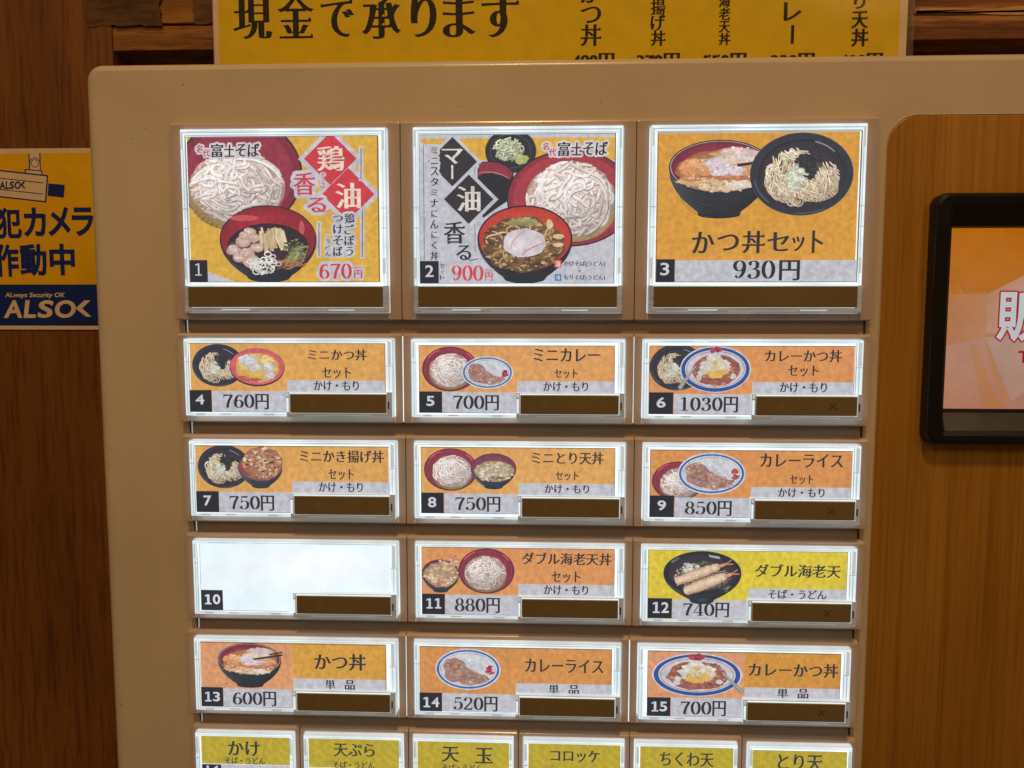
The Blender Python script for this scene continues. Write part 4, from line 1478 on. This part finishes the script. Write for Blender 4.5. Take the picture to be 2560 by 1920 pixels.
def small(num, rct, bg, strip, price, box, nb, texts, right_bg=None, xsplit=None):
    row, col = 1 + (num - 4) // 3, (num - 4) % 3
    ox, k = (L4, M4, R4)[col]
    oy = (800, 1070, 1310, 1560)[row - 1]
    c = Card(org(row, col), ox, oy, k, rct, bg, NSLOPE[num])
    if right_bg:
        c.r(xsplit, rct[1] - 40, rct[2] + 60, rct[3], right_bg)
    return c, (strip, price, box, nb, str(num), texts, rct)


def finish(c, info):
    strip, price, box, nb, num, texts, rct = info
    if strip:
        c.r(strip[0], strip[1], rct[2] + 80, strip[2] + 60, WHT)
    if price:
        c.r(price[0], price[1], price[2] + 8, rct[3] + 60, WHT)
    c.number(box, num, nb)
    for t in texts:
        txt, x0, y0, x1, y1 = t[:5]
        st = t[5] if len(t) > 5 else ('digits' if txt[0].isdigit() else 'mincho')
        c.t(txt, x0, y0, x1, y1, TXT, st)
    # shade at the card's edges, painted as thin dark lines
    x0, y0, x1, y1 = c.clip
    for q in ((x0, y0, x1, y0 + .22), (x0, y0, x0 + .16, y1), (x1 - .16, y0, x1, y1), (x0, y1 - .16, x1, y1)):
        c.rect(*q, (74, 66, 56))
    cards[int(num)] = c


def price_t(t, x0, y0, x1, y1):
    """figures and the yen sign set apart, the sign a little taller"""
    n = len(t) - 1
    w = (x1 - x0)
    f = .685 if n == 3 else .735
    return [(t[:-1], x0, y0 + 4, x0 + w * f, y1 - 14, 'digits'), (t[-1], x0 + w * (f + .015), y0, x1, y1, 'mincho')]


KM = "かけ・もり"
# 4
c, i = small(4, (168, 220, 2038, 880), (224, 164, 80), (1105, 575, 682), (388, 675, 1105), (162, 665, 388, 874), (232, 710, 315, 803),
             [("ミニかつ丼", 1300, 278, 1860, 385), ("セット", 1437, 450, 1712, 555), (KM, 1357, 578, 1785, 672)] + price_t("760円", 497, 703, 930, 850))
soba(c, *c.e(440, 432, 250, 204), .24, 80)
x, y, a, b_ = c.e(815, 443, 263, 182)
c.ell(x, y + .3, a, b_, (44, 34, 36)); c.ell(x, y, a * .975, b_ * .95, (206, 88, 96), edge=(214, 96, 104))
c.blob(x, y + .5, a * .80, b_ * .78, (226, 184, 96), .06, 24, 1, edge=(216, 160, 84))
patch(c, x, y + .6, a * .72, b_ * .70, (228, 188, 104), 90, .10, .12, 12)
for dx, dy, sx, sy, q in ((-.30, -.30, .34, .30, (218, 216, 222)), (-.05, .0, .26, .28, (216, 214, 218)), (.25, -.30, .30, .22, (228, 206, 140)), (.42, .05, .2, .24, (220, 216, 206)),
                          (.45, .48, .2, .18, (212, 208, 212)), (.05, .42, .26, .2, (232, 190, 84)), (-.45, .30, .2, .22, (230, 180, 80)), (-.5, .05, .12, .2, (232, 204, 130))):
    patch(c, x + a * dx, y + b_ * dy, a * sx, b_ * sy, q, 26, .25, .16, 8)
patch(c, x - a * .2, y + b_ * .68, a * .34, b_ * .08, (196, 96, 74), 24, .3, .2, 10)
patch(c, x - a * .55, y + b_ * .55, a * .14, b_ * .08, (200, 90, 76), 12, .3, .2, 10)
finish(c, i)
# 5
c, i = small(5, (178, 238, 2012, 874), (224, 160, 88), (1097, 575, 678), (397, 675, 1097), (172, 668, 397, 870), (248, 710, 325, 805),
             [("ミニカレー", 1252, 265, 1868, 390), ("セット", 1447, 460, 1665, 545), (KM, 1343, 580, 1762, 668)] + price_t("700円", 500, 703, 928, 847))
mori(c, *c.e(470, 460, 265, 210), .36, 100)
curry(c, *c.e(820, 493, 240, 152), .3)
finish(c, i)
# 6
c, i = small(6, (182, 226, 1980, 830), (222, 148, 82), (1085, 545, 640), (395, 648, 1075), (180, 633, 395, 828), (248, 675, 328, 768),
             [("カレーかつ丼", 1197, 262, 1868, 370), ("セット", 1400, 398, 1668, 495), (KM, 1327, 548, 1740, 635)] + price_t("1030円", 457, 673, 962, 810))
soba(c, *c.e(432, 415, 246, 205), .24, 80)
sp0, sp1 = c.m(590, 405), c.m(450, 598)
curry_katsu(c, *c.e(765, 432, 312, 205), .3, (*sp0, *sp1, .9))
finish(c, i)
# 7
c, i = small(7, (232, 170, 2083, 808), (222, 164, 82), (1152, 512, 610), (455, 607, 1140), (228, 598, 455, 803), (308, 640, 383, 738),
             [("ミニかき揚げ丼", 1222, 210, 2018, 328), ("セット", 1495, 390, 1738, 490), (KM, 1403, 515, 1822, 607)] + price_t("750円", 555, 640, 980, 786))
soba(c, *c.e(495, 368, 252, 208), .24, 80)
x, y, a, b_ = c.e(845, 370, 212, 140)
fx, fy, fa, fb_ = c.e(862, 335, 192, 160)
fry_bowl(c, x, y, a, b_, c.m(845, 572)[1], fx, fy, fa, fb_, [(214, 152, 108), (196, 126, 88), (226, 186, 144), (180, 104, 76), (232, 206, 172)], (168, 84, 100), 130)
crumbs(c, fx, fy, fa * .85, fb_ * .85, 22, fa * .07, [(70, 46, 36), (92, 62, 48)])
crumbs(c, fx - fa * .2, fy + fb_ * .75, fa * .6, fb_ * .13, 24, fa * .06, [(90, 60, 48), (190, 140, 110)])
finish(c, i)
# 8
c, i = small(8, (197, 182, 2015, 806), (224, 166, 86), (1113, 520, 618), (413, 614, 1105), (190, 603, 413, 803), (263, 645, 342, 742),
             [("ミニとり天丼", 1235, 220, 1905, 342), ("セット", 1457, 405, 1675, 490), (KM, 1355, 528, 1772, 612)] + price_t("750円", 520, 642, 942, 784))
mori(c, *c.e(475, 390, 252, 200), .36, 100, .05, .08)
x, y, a, b_ = c.e(877, 375, 213, 138)
fx, fy, fa, fb_ = c.e(885, 405, 186, 98)
fry_bowl(c, x, y, a, b_, c.m(877, 572)[1], fx, fy, fa, fb_, [(222, 206, 170), (206, 184, 142), (232, 222, 200), (190, 164, 124)], (150, 70, 90), 120)
crumbs(c, fx - fa * .1, fy + fb_ * .72, fa * .62, fb_ * .2, 30, fa * .08, [(150, 120, 110), (110, 84, 82), (196, 186, 180)])
finish(c, i)
# 9
c, i = small(9, (190, 195, 1958, 790), (218, 146, 74), (1075, 520, 608), (403, 610, 1070), (186, 590, 403, 784), (257, 633, 333, 722),
             [("カレーライス", 1158, 223, 1882, 347), ("セット", 1418, 410, 1627, 492), (KM, 1315, 527, 1722, 608)] + price_t("850円", 495, 638, 908, 772))
mori(c, *c.e(440, 465, 232, 172), .36, 80, .05, .1)
curry(c, *c.e(732, 400, 300, 184), .3)
finish(c, i)
# 10: no dish, only the white sheet and its number
c = Card(org(3, 0), *L4[:1], 1310, L4[1], (270, 192, 2093, 836), (224, 239, 246), .004)
c.ell(*c.e(1300, 400, 900, 260), (243, 245, 251), edge=(224, 239, 246), off=(.1, -.05))  # uneven backlight painted in: brighter middle, bluer edge
c.number((266, 628, 487, 831), "10", (307, 670, 460, 765))
for q in ((c.clip[0], c.clip[1], c.clip[0] + .16, c.clip[3]), (c.clip[2] - .16, c.clip[1], c.clip[2], c.clip[3] - 8), (c.clip[0], c.clip[3] - .16, c.clip[0] + 36, c.clip[3])):
    c.rect(*q, (70, 76, 80))  # edge shade painted as thin grey lines
cards[10] = c
# 11
c, i = small(11, (205, 222, 2010, 856), (222, 150, 84), (1108, 565, 670), (423, 662, 1105), (202, 650, 423, 851), (243, 693, 388, 788),
             [("ダブル海老天丼", 1143, 262, 1978, 386), ("セット", 1423, 440, 1692, 548), (KM, 1348, 570, 1763, 662)] + price_t("880円", 513, 688, 937, 832))
x, y, a, b_ = c.e(380, 465, 178, 134)
fx, fy, fa, fb_ = c.e(388, 475, 165, 118)
FC = [(224, 188, 146), (208, 164, 122), (236, 212, 178), (196, 146, 108)]
fry_bowl(c, x, y, a, b_, c.m(380, 642)[1], fx, fy, fa, fb_, FC, (146, 46, 72), 110)
crumbs(c, *c.e(450, 375, 90, 55), 40, fa * .1, FC)
crumbs(c, *c.e(505, 320, 30, 38), 22, fa * .08, [(206, 128, 120), (222, 170, 160), (190, 100, 104)])
crumbs(c, *c.e(400, 565, 90, 26), 22, fa * .07, [(196, 96, 96), (206, 150, 126)])
mori(c, *c.e(810, 440, 264, 212), .36, 100, -.03, .08)
finish(c, i)
# 12
c, i = small(12, (173, 232, 1918, 838), (222, 200, 44), (1055, 572, 660), (385, 665, 1045), (170, 647, 385, 836), (210, 682, 358, 778),
             [("ダブル海老天", 1115, 350, 1868, 476), ("そば・うどん", 1230, 575, 1742, 662)] + price_t("740円", 483, 690, 888, 822))
strip, price, box, nb, num, texts, rct = i
c.r(strip[0], strip[1], rct[2] + 80, strip[2] + 60, WHT)
c.r(price[0], price[1], price[2] + 8, rct[3] + 60, WHT)
for t in texts:
    c.t(*t[:5], TXT, t[5] if len(t) > 5 else 'mincho')
x, y, a, b_ = c.e(652, 430, 344, 192)
bowl_side(c, x, y, a, b_, c.m(652, 702)[1], (44, 44, 48), .32)
c.ell(x, y, a, b_, (36, 36, 40)); c.ell(x, y, a * .97, b_ * .95, (52, 52, 56), edge=(24, 24, 28), off=(-.2, -.7))
c.ell(x, y + .5, a * .86, b_ * .78, (34, 30, 34), edge=(52, 44, 48))
c.poly(c.p([(705, 270), (800, 285), (812, 308), (720, 292)]), (168, 168, 172))
c.poly(c.p([(370, 330), (440, 290), (460, 300), (390, 345)]), (96, 98, 104))
strands(c, x, y + 1.2, a * .74, b_ * .62, 120, .30, [(150, 128, 112), (176, 156, 140), (120, 100, 88)], [(60, 48, 46), (80, 66, 60)], 1.0)
crumbs(c, *c.e(550, 385, 75, 45), 50, .8, [(214, 216, 208), (198, 204, 192), (226, 226, 222)])
crumbs(c, *c.e(680, 355, 60, 25), 30, .8, [(52, 62, 46), (40, 46, 38), (84, 90, 70)])
prawn(c, *c.m(415, 505), *c.m(915, 330), 1.75)
prawn(c, *c.m(490, 590), *c.m(968, 415), 1.95)
crumbs(c, *c.e(860, 560, 60, 30), 16, .7, [(90, 90, 70), (60, 60, 50), (150, 140, 120)])
c.ell(*c.e(645, 665, 50, 18), (70, 72, 76), edge=(40, 40, 44))
finish(c, (None, None, box, nb, num, [], rct))
# 13
c, i = small(13, (280, 180, 2045, 795), (220, 154, 102), (1162, 520, 618), (497, 610, 1150), (277, 593, 497, 793), (316, 638, 465, 730),
             [("かつ丼", 1362, 275, 1850, 437)] + [("単", 1465, 522, 1560, 614), ("品", 1652, 528, 1748, 620)] + price_t("600円", 585, 636, 1000, 777), (214, 158, 52), 1162)
s0, s1, s2, s3 = c.m(782, 330), c.m(1058, 288), c.m(930, 285), c.m(1058, 262)
katsudon(c, *c.e(738, 335, 303, 152), c.m(738, 606)[1], .3, [(s2[0], s2[1], s3[0], s3[1], .55), (s0[0], s0[1], s1[0], s1[1], .75)])
c.strand(c.p([(545, 545), (530, 560), (518, 572)]), .25, (60, 40, 34))
finish(c, i)
# 14
c, i = small(14, (180, 222, 1985, 850), (214, 146, 70), (1085, 562, 662), (395, 652, 1080), (176, 640, 395, 834), (213, 683, 368, 778),
             [("カレーライス", 1172, 322, 1905, 462), ("単", 1393, 565, 1490, 655), ("品", 1580, 570, 1678, 664)] + price_t("520円", 497, 678, 915, 820))
curry(c, *c.e(637, 425, 308, 194), .3)
finish(c, i)
# 15
c, i = small(15, (168, 247, 1862, 822), (220, 154, 106), (1020, 562, 655), (372, 647, 1010), (163, 640, 372, 823), (200, 678, 343, 765),
             [("カレーかつ丼", 1055, 338, 1840, 472), ("単", 1308, 563, 1404, 646), ("品", 1488, 567, 1583, 652)] + price_t("700円", 460, 672, 858, 808), (210, 146, 48), 1020)
sp0, sp1 = c.m(830, 425), c.m(1000, 600)
curry_katsu(c, *c.e(605, 447, 397, 190), .3, (*sp0, *sp1, .95))
finish(c, i)

# ---- the three large cards
# 1
c = Card(org(0, 0), 420, 290, 3.1305, (165, 162, 1655, 1302), GOLD, -.006)
c.poly(c.p([(160, 1190), (330, 1225), (560, 1310), (160, 1310)]), WHT)
x, y, a, b_ = c.e(560, 455, 492, 440)
c.ell(x, y, a, b_, (30, 26, 28)); c.ell(x, y, a * .975, b_ * .968, (150, 44, 62), edge=(126, 34, 52), off=(.3, -.3))
c.ell(x - .3, y + .2, a * .86, b_ * .86, (140, 40, 58), edge=(152, 46, 64))
c.ell(*c.e(520, 610, 372, 290), (190, 160, 96), edge=(150, 122, 66))
for k in range(16):
    a0 = .7 + 1.9 * k / 15
    q0, q1 = c.m(520 + 330 * math.cos(a0), 610 + 250 * math.sin(a0)), c.m(520 + 372 * math.cos(a0), 610 + 290 * math.sin(a0))
    c.line(*q0, *q1, .22, (70, 58, 40))
mound(c, *c.e(540, 555, 372, 278), 230, 1.0)
RW = (214, 206, 210)
for ch, q in (("名", (225, 230, 280, 292)), ("代", (280, 264, 332, 322))):
    c.t(ch, *q, (186, 34, 48), 'brush', halo=RW, halo_w=13)
for ch, q in (("富", (342, 220, 440, 326)), ("士", (445, 226, 530, 322)), ("そ", (535, 222, 622, 320)), ("ば", (628, 218, 722, 322))):
    c.t(ch, *q, (22, 20, 22), 'brush', halo=RW, halo_w=15, shear=.06)
# small bowl in front
x, y, a, b_ = c.e(787, 965, 380, 265)
bowl_side(c, x, y, a, b_, c.m(787, 1300)[1], (40, 42, 52), .46)
c.ell(x, y, a, b_, (24, 24, 30)); c.ell(x, y, a * .975, b_ * .968, (168, 36, 46), edge=(140, 24, 36), off=(-.2, -.6))
c.blob(*c.e(600, 800, 110, 24), (196, 76, 84), .1, 14); c.blob(*c.e(1050, 880, 22, 60), (196, 84, 92), .1, 12)
c.ell(*c.e(787, 1032, 322, 192), (62, 34, 34), edge=(44, 22, 26))
crumbs(c, *c.e(787, 1040, 300, 170), 60, 1.0, [(76, 44, 40), (52, 30, 30), (92, 58, 48)])
for xx, yy, q in ((640, 910, 52), (590, 985, 60), (520, 1050, 56), (620, 1075, 62), (560, 1110, 52), (680, 960, 48), (660, 1140, 70), (700, 1030, 50), (600, 940, 44)):
    c.blob(*c.e(xx, yy, q, q * .75), (222, 200, 188), .14, 14, .6, edge=(190, 150, 134))
    crumbs(c, *c.e(xx - 6, yy - 8, q * .6, q * .4), 8, .7, [(232, 216, 208), (214, 188, 174)])
for k in range(15):
    xx = 725 + 13 * k; yy = rnd.uniform(925, 1000)
    c.strand(c.p([(xx, yy - 70), (xx + 12, yy), (xx + rnd.uniform(0, 40), yy + 85)]), rnd.uniform(1.2, 2.4), pick([(204, 180, 140), (222, 202, 166), (184, 156, 112)]))
crumbs(c, *c.e(1005, 1050, 95, 85), 70, .95, [(88, 104, 56), (60, 78, 40), (124, 136, 82), (150, 150, 96)])
for k in range(20):
    xx = rnd.uniform(920, 1050)
    c.strand(c.p([(xx + 60, 1040 + rnd.uniform(-30, 40)), (xx + 20, 1120), (xx - 10, 1180)]), .3, pick([(160, 164, 110), (130, 140, 80)]))
for k in range(26):
    xx = rnd.uniform(850, 1020); yy = rnd.uniform(1130, 1210)
    c.strand(c.p([(xx, yy), (xx + 40, yy + rnd.uniform(-20, 10)), (xx + 90, yy - 30)]), .3, pick([(170, 110, 70), (140, 84, 56), (196, 140, 96)]))
crumbs(c, *c.e(760, 1180, 110, 55), 30, .8, [(206, 206, 190), (196, 206, 150), (226, 224, 218)])
for k in range(22):
    xx, yy = in_ell(770, 1160, 130, 80)
    q = rnd.uniform(16, 34)
    e = c.e(xx, yy, q, q * .8)
    c.ring(e[0], e[1], e[2], e[3], .42, pick([(226, 226, 220), (206, 210, 190), (236, 236, 232)]), 16)
# halos of the diamonds and the words
for xx, yy in ((1275, 340), (1415, 615)):
    h = 252
    c.poly(c.p([(xx, yy - h), (xx + h, yy), (xx, yy + h), (xx - h, yy)]), WHT)
for xx, yy in ((1275, 338), (1415, 615)):
    h = 206
    c.poly(c.p([(xx, yy - h), (xx + h, yy), (xx, yy + h), (xx - h, yy)]), RED)
CRM = (232, 216, 196)
for a0, b0, y0, y1 in ((1515, 1515, 255, 500), (1525, 1525, 740, 1105), (1187, 1187, 840, 1100)):
    p0, p1 = c.m(a0, y0), c.m(b0, y1)
    c.line(p0[0], p0[1] - .6, p1[0], p1[1] + .6, 1.7, WHT)
for a0, y0, y1 in ((1515, 255, 500), (1525, 740, 1105), (1187, 840, 1100)):
    p0, p1 = c.m(a0, y0), c.m(a0, y1)
    c.line(*p0, *p1, .3, (52, 56, 74))
c.t("香", 985, 445, 1162, 622, RED, 'mincho', halo=WHT, halo_w=26)
c.t("る", 1090, 642, 1245, 756, RED, 'mincho', halo=WHT, halo_w=24)
c.strand(c.p([(1180, 742), (1215, 752), (1250, 748), (1282, 738)]), .35, RED)
c.vt("チーユ", 1218, 448, 565, 36, RED, 'gothic', halo=WHT, halo_w=8)
c.t("鶏", 1170, 240, 1385, 432, CRM, 'minchob')
c.t("油", 1315, 528, 1512, 726, CRM, 'minchob')
c.vt("鶏ごぼう", 1425, 762, 1104, 80, (34, 34, 38), 'mincho', halo=WHT, halo_w=17)
c.vt("つけそば", 1336, 762, 1104, 76, (34, 34, 38), 'mincho', halo=WHT, halo_w=17)
c.vt("・うどん", 1258, 915, 1104, 42, (34, 34, 38), 'gothic', halo=WHT, halo_w=12)
c.t("670", 1190, 1155, 1445, 1276, RED, 'digits', halo=WHT, halo_w=20)
c.t("円", 1462, 1206, 1526, 1272, RED, 'mincho', halo=WHT, halo_w=14)
c.t("(税込)", 1455, 1178, 1526, 1200, RED, 'gothic', halo=WHT, halo_w=9)
c.number((160, 1128, 322, 1304), "1", (218, 1155, 277, 1250))
edge_shade = lambda c: [c.rect(*q, (64, 56, 46)) for q in ((c.clip[0], c.clip[1], c.clip[2], c.clip[1] + .25), (c.clip[0], c.clip[1], c.clip[0] + .18, c.clip[3]),
                                                            (c.clip[2] - .3, c.clip[1], c.clip[2], c.clip[3]), (c.clip[0], c.clip[3] - .18, c.clip[2], c.clip[3]))]  # paper-edge shade painted as dark hairlines on the large cards
edge_shade(c)
cards[1] = c
# 2
c = Card(org(0, 1), 1000, 290, 3.13, (155, 145, 1682, 1312), WHT, 0)
c.r(168, 172, 1676, 345, GOLD)
c.poly(c.p([(165, 215), (320, 225), (330, 360), (165, 360)]), WHT)
x, y, a, b_ = c.e(866, 275, 200, 172)
c.poly(c.p([(700, 330), (1000, 330), (960, 430), (840, 440)]), (34, 32, 32))
c.ell(x, y, a, b_, (58, 54, 54)); c.ell(x, y, a * .96, b_ * .95, (38, 35, 36)); c.ring(x, y, a * .8, b_ * .78, .25, (84, 80, 80))
strands(c, *c.e(848, 262, 122, 96), 110, .55, [(196, 200, 168), (214, 218, 192), (172, 180, 136)], [(110, 116, 90), (84, 88, 72)], 1.5)
crumbs(c, *c.e(952, 342, 36, 36), 40, .9, [(186, 192, 104), (170, 178, 88), (204, 206, 130)])
c.shape(c.p([(640, 360), (720, 352), (800, 372), (860, 410), (890, 440), (880, 640), (760, 720), (650, 800), (610, 640), (606, 420)]), (30, 27, 28))
c.shape(c.p([(620, 372), (700, 360), (780, 372), (845, 404), (884, 446), (862, 500), (800, 468), (720, 446), (650, 452), (612, 476)]), (140, 44, 58))
c.strand(c.p([(614, 448), (660, 440), (730, 440), (800, 460), (850, 488)]), .35, (190, 130, 130))
x, y, a, b_ = c.e(1335, 645, 498, 378)
c.ell(x, y, a, b_, (34, 28, 30)); c.ell(x, y, a * .978, b_ * .97, (164, 48, 56), edge=(146, 42, 54)); c.ell(x, y, a * .9, b_ * .89, (156, 42, 54), edge=(170, 56, 62))
c.ell(*c.e(1360, 720, 330, 265), (196, 172, 112), edge=(160, 136, 82))
mound(c, *c.e(1335, 655, 345, 298), 220, 1.0)
x, y, a, b_ = c.e(977, 962, 372, 262)
bowl_side(c, x, y, a, b_, c.m(977, 1308)[1], (34, 34, 38), .46)
c.ell(x, y, a, b_, (28, 26, 28)); c.ell(x, y, a * .965, b_ * .955, (206, 70, 40), edge=(186, 54, 34), off=(0, -.6))
c.blob(*c.e(965, 1010, 322, 216), (128, 92, 54), .06, 26, 1, edge=(104, 70, 42))
crumbs(c, *c.e(965, 1005, 312, 208), 240, 1.0, [(160, 120, 66), (120, 84, 50), (190, 154, 92), (84, 58, 42), (150, 134, 64), (206, 180, 130), (64, 46, 40)])
strands(c, *c.e(965, 1005, 310, 205), 50, .6, [(180, 140, 84), (150, 108, 62), (206, 176, 128), (96, 66, 46)], [(72, 48, 34)], 1.2)
patch(c, *c.e(965, 832, 110, 30), (160, 152, 100), 40, .2, .2, 14)
for q in ((1170, 850, 26, 40), (1240, 945, 50, 20), (1240, 1010, 44, 18)):
    c.blob(*c.e(*q), (222, 190, 140), .15, 12, .6)
c.blob(*c.e(975, 995, 166, 112), (226, 220, 224), .05, 26, 1, edge=(212, 204, 212))
c.strand(c.p([(985, 895), (920, 940), (880, 990), (868, 1040)]), .35, (206, 140, 120))
c.strand(c.p([(1150, 985), (1060, 1020), (980, 1060), (955, 1100)]), .4, (206, 120, 84))
for ch, q in (("名", (1115, 212, 1168, 270)), ("代", (1166, 260, 1222, 318))):
    c.t(ch, *q, (196, 38, 50), 'brush', halo=RW, halo_w=13)
for ch, q in (("富", (1235, 208, 1332, 318)), ("士", (1340, 212, 1425, 312)), ("そ", (1432, 210, 1520, 308)), ("ば", (1528, 206, 1625, 310))):
    c.t(ch, *q, (22, 20, 22), 'brush', halo=RW, halo_w=15, shear=.06)
for xx, yy in ((413, 362), (545, 655)):
    h = 226
    c.poly(c.p([(xx, yy - h), (xx + h, yy), (xx, yy + h), (xx - h, yy)]), WHT)
for xx, yy in ((413, 362), (540, 655)):
    h = 193
    c.poly(c.p([(xx, yy - h), (xx + h, yy), (xx, yy + h), (xx - h, yy)]), (44, 41, 41))
c.t("マ", 330, 262, 497, 378, (222, 214, 206), 'minchob')
c.t("ー", 403, 390, 420, 496, (222, 214, 206), 'gothic', turn=True)
c.t("油", 445, 553, 632, 750, (222, 214, 206), 'minchob')
c.t("香", 340, 828, 517, 1002, TXT, 'mincho')
c.t("る", 440, 1012, 560, 1130, TXT, 'mincho')
c.strand(c.p([(520, 1118), (555, 1130), (590, 1126), (618, 1115)]), .35, TXT)
c.vt("ミニスタミナにんにく丼", 272, 232, 1138, 66, TXT, 'mincho', halo=WHT, halo_w=20)
for a0, y0, y1 in ((187, 228, 1130), (588, 405, 470), (588, 850, 1065)):
    c.line(*c.m(a0, y0), *c.m(a0 + (y1 - y0) * .008, y1), .22, (70, 70, 80))
c.vt("セット", 333, 1150, 1288, 38, TXT, 'gothic')
c.t("900", 405, 1170, 656, 1292, (214, 66, 76), 'digits', halo=WHT, halo_w=10)
c.t("円", 668, 1226, 727, 1290, (214, 66, 76), 'mincho', halo=WHT, halo_w=10)
c.t("(税込)", 668, 1200, 728, 1220, (214, 90, 96), 'gothic', halo=WHT, halo_w=10)
c.r(1208, 1130, 1263, 1187, (206, 92, 54))
c.t("温", 1215, 1138, 1256, 1180, (232, 220, 214), 'gothic')
c.r(1210, 1240, 1262, 1291, (40, 110, 170))
c.t("冷", 1216, 1246, 1256, 1285, (226, 230, 236), 'gothic')
c.t("かけそば(うどん)", 1280, 1138, 1605, 1182, TXT, 'mincho')
c.t("or", 1393, 1205, 1418, 1220, TXT, 'gothic')
c.t("もりそば(うどん)", 1280, 1245, 1602, 1290, TXT, 'mincho')
c.number((150, 1135, 308, 1315), "2", (200, 1168, 268, 1262))
edge_shade(c)
cards[2] = c
# 3
c = Card(org(0, 2), 1580, 290, 3.1306, (190, 128, 1770, 1302), (218, 156, 48), 0)
k0, k1 = c.m(820, 390), c.m(960, 368)
katsudon(c, *c.e(690, 395, 402, 208), c.m(740, 800)[1], .6, [(*k0, *k1, 1.0)])
soba(c, *c.e(1322, 458, 402, 322), .42, 120, 0.0)
c.r(170, 1130, 1800, 1340, WHT)
for t, q in (("か", (462, 908, 640, 1078)), ("つ", (655, 930, 830, 1058)), ("丼", (852, 902, 1032, 1078)), ("セ", (1048, 912, 1222, 1062)), ("ッ", (1240, 945, 1340, 1062)), ("ト", (1395, 900, 1485, 1076))):
    c.t(t, *q, TXT, 'mincho')
c.t("930", 780, 1132, 1112, 1276, TXT, 'digits')
c.t("円", 1140, 1130, 1303, 1290, TXT, 'mincho')
c.number((170, 1122, 330, 1310), "3", (215, 1150, 286, 1250))
edge_shade(c)
cards[3] = c
# ---- the half width cards of the bottom row
MY = (190, 168, 22)
MINI = [
    (16, 430, 2.4578, (185, 141, 725), [("かけ", 343, 178, 540, 270), ("そば・うどん", 325, 277, 572, 320)]),
    (17, 430, 2.4578, (842, 165, 1400), [("天ぷら", 992, 190, 1245, 277), ("そば・うどん", 990, 304, 1245, 348)]),
    (18, 430, 2.4578, (1508, 183, 2072), [("天", 1655, 208, 1765, 308), ("玉", 1862, 215, 1970, 316), ("そば・うどん", 1660, 322, 1905, 366)]),
    (19, 1280, 2.4043, (98, 192, 650), [("コロッケ", 232, 228, 528, 302)]),
    (20, 1280, 2.4043, (768, 210, 1330), [("ちくわ天", 890, 240, 1213, 330)]),
    (21, 1280, 2.4043, (1440, 232, 2008), [("とり天", 1597, 252, 1868, 352)]),
]
for k, (num, ox, sc, (a0, t0, a1), texts) in enumerate(MINI):
    c = Card(org(5, k, True), ox, 1780, sc, (a0, t0 + 3, a1, t0 + 384), MY, .008)
    c.r(a0 - 20, t0 + 184, a1 + 20, t0 + 420, WHT)
    c.r(a0 - 20, t0 + 180, a1 + 20, t0 + 184, (225, 232, 236))
    c.r(a0 - 6, t0 + 180, a0 + 120, t0 + 330, BLK)
    if num == 16:
        c.t("16", 213, 328, 294, 392, NUM, 'bold')
    for t in texts:
        c.t(*t, (44, 44, 38), 'mincho')
    cards[num] = c

LAB = {1: "large button showing noodles on a red plate, priced 670", 2: "large button with black diamonds, priced 900", 3: "large orange button with two bowls, priced 930",
       4: "button priced 760", 5: "button priced 700 with a curry plate and a noodle plate", 6: "button priced 1030", 7: "button priced 750 with a black soup bowl",
       8: "button priced 750 with a noodle plate", 9: "button priced 850", 10: "blank white lit button", 11: "button priced 880", 12: "yellow button with two fried prawns",
       13: "button priced 600", 14: "button priced 520", 15: "button priced 700 with an egg topped curry plate",
       16: "half width yellow button numbered 16"}

for num in range(1, 22):
    if num <= 3:
        row, col, kd = 0, num - 1, 'big'
    elif num <= 15:
        row, col, kd = 1 + (num - 4) // 3, (num - 4) % 3, 'small'
    else:
        row, col, kd = 5, num - 16, 'mini'
    ox, oy = org(row, col, kd == 'mini')
    hm, cm, bm, lm = ME[kd]
    if kd == 'small' and col == 2:
        bm = BAR_X
    btn = link("menu_button", hm, machine, pos=(ox, oy, 0), label=LAB.get(num))
    link("light_panel", lm, btn, pos=(ox, oy, 0))
    link("clear_cover", cm, btn, pos=(ox, oy, 0))
    link("push_bar", bm, btn, pos=(ox, oy, 0))
    link("menu_card", cards[num].mesh("menu_card", M_BLANK if num == 10 else M_CARD, 0.2), btn, pos=(ox, oy, CD))

# rails between the rows, with the slots where the light leaks out at their left ends
for k in range(5):
    y0 = HB if k == 0 else ROWY[k] + HS
    y1 = ROWY[k + 1]
    xo = (ROWX[k] + ROWX[k + 1]) / 2
    b = MB()
    b.box(3.6 + xo, y0 - 2, 268 + xo, y1 + 2, 2.6, FD + .3, M_RAIL, .3)
    b.box(268.4 + xo, y0 - 2, 269.2 + xo, y1 + 2, FD - .3, FD + .3, M_GAP)
    link("row_rail", b.mesh("row_rail"), machine)
    b = MB()
    b.box(2.8 + xo, y0 - 1, 3.15 + xo, y1 + 1, FD - .5, FD + .3, M_SLOT)
    b.box(2.0 + xo, y0 - 1, 2.7 + xo, y1 + 1, FD - .3, FD + .3, M_GAP)
    link("light_slot", b.mesh("light_slot"), machine)
# light showing through the seams between some frames
for row, x in ((1, 90), (4, 180), (4, 90), (1, 180)):
    b = MB()
    xx = x + ROWX[row]
    w_ = .17 if (row, x) == (4, 180) else .11
    b.box(xx - w_, ROWY[row] + 1.2, xx + w_, ROWY[row] + HS - .8, -.03 if (row, x) in ((4, 180), (1, 90)) else .45, 3.6, M_LITB)
    link("light_seam", b.mesh("light_seam"), machine)
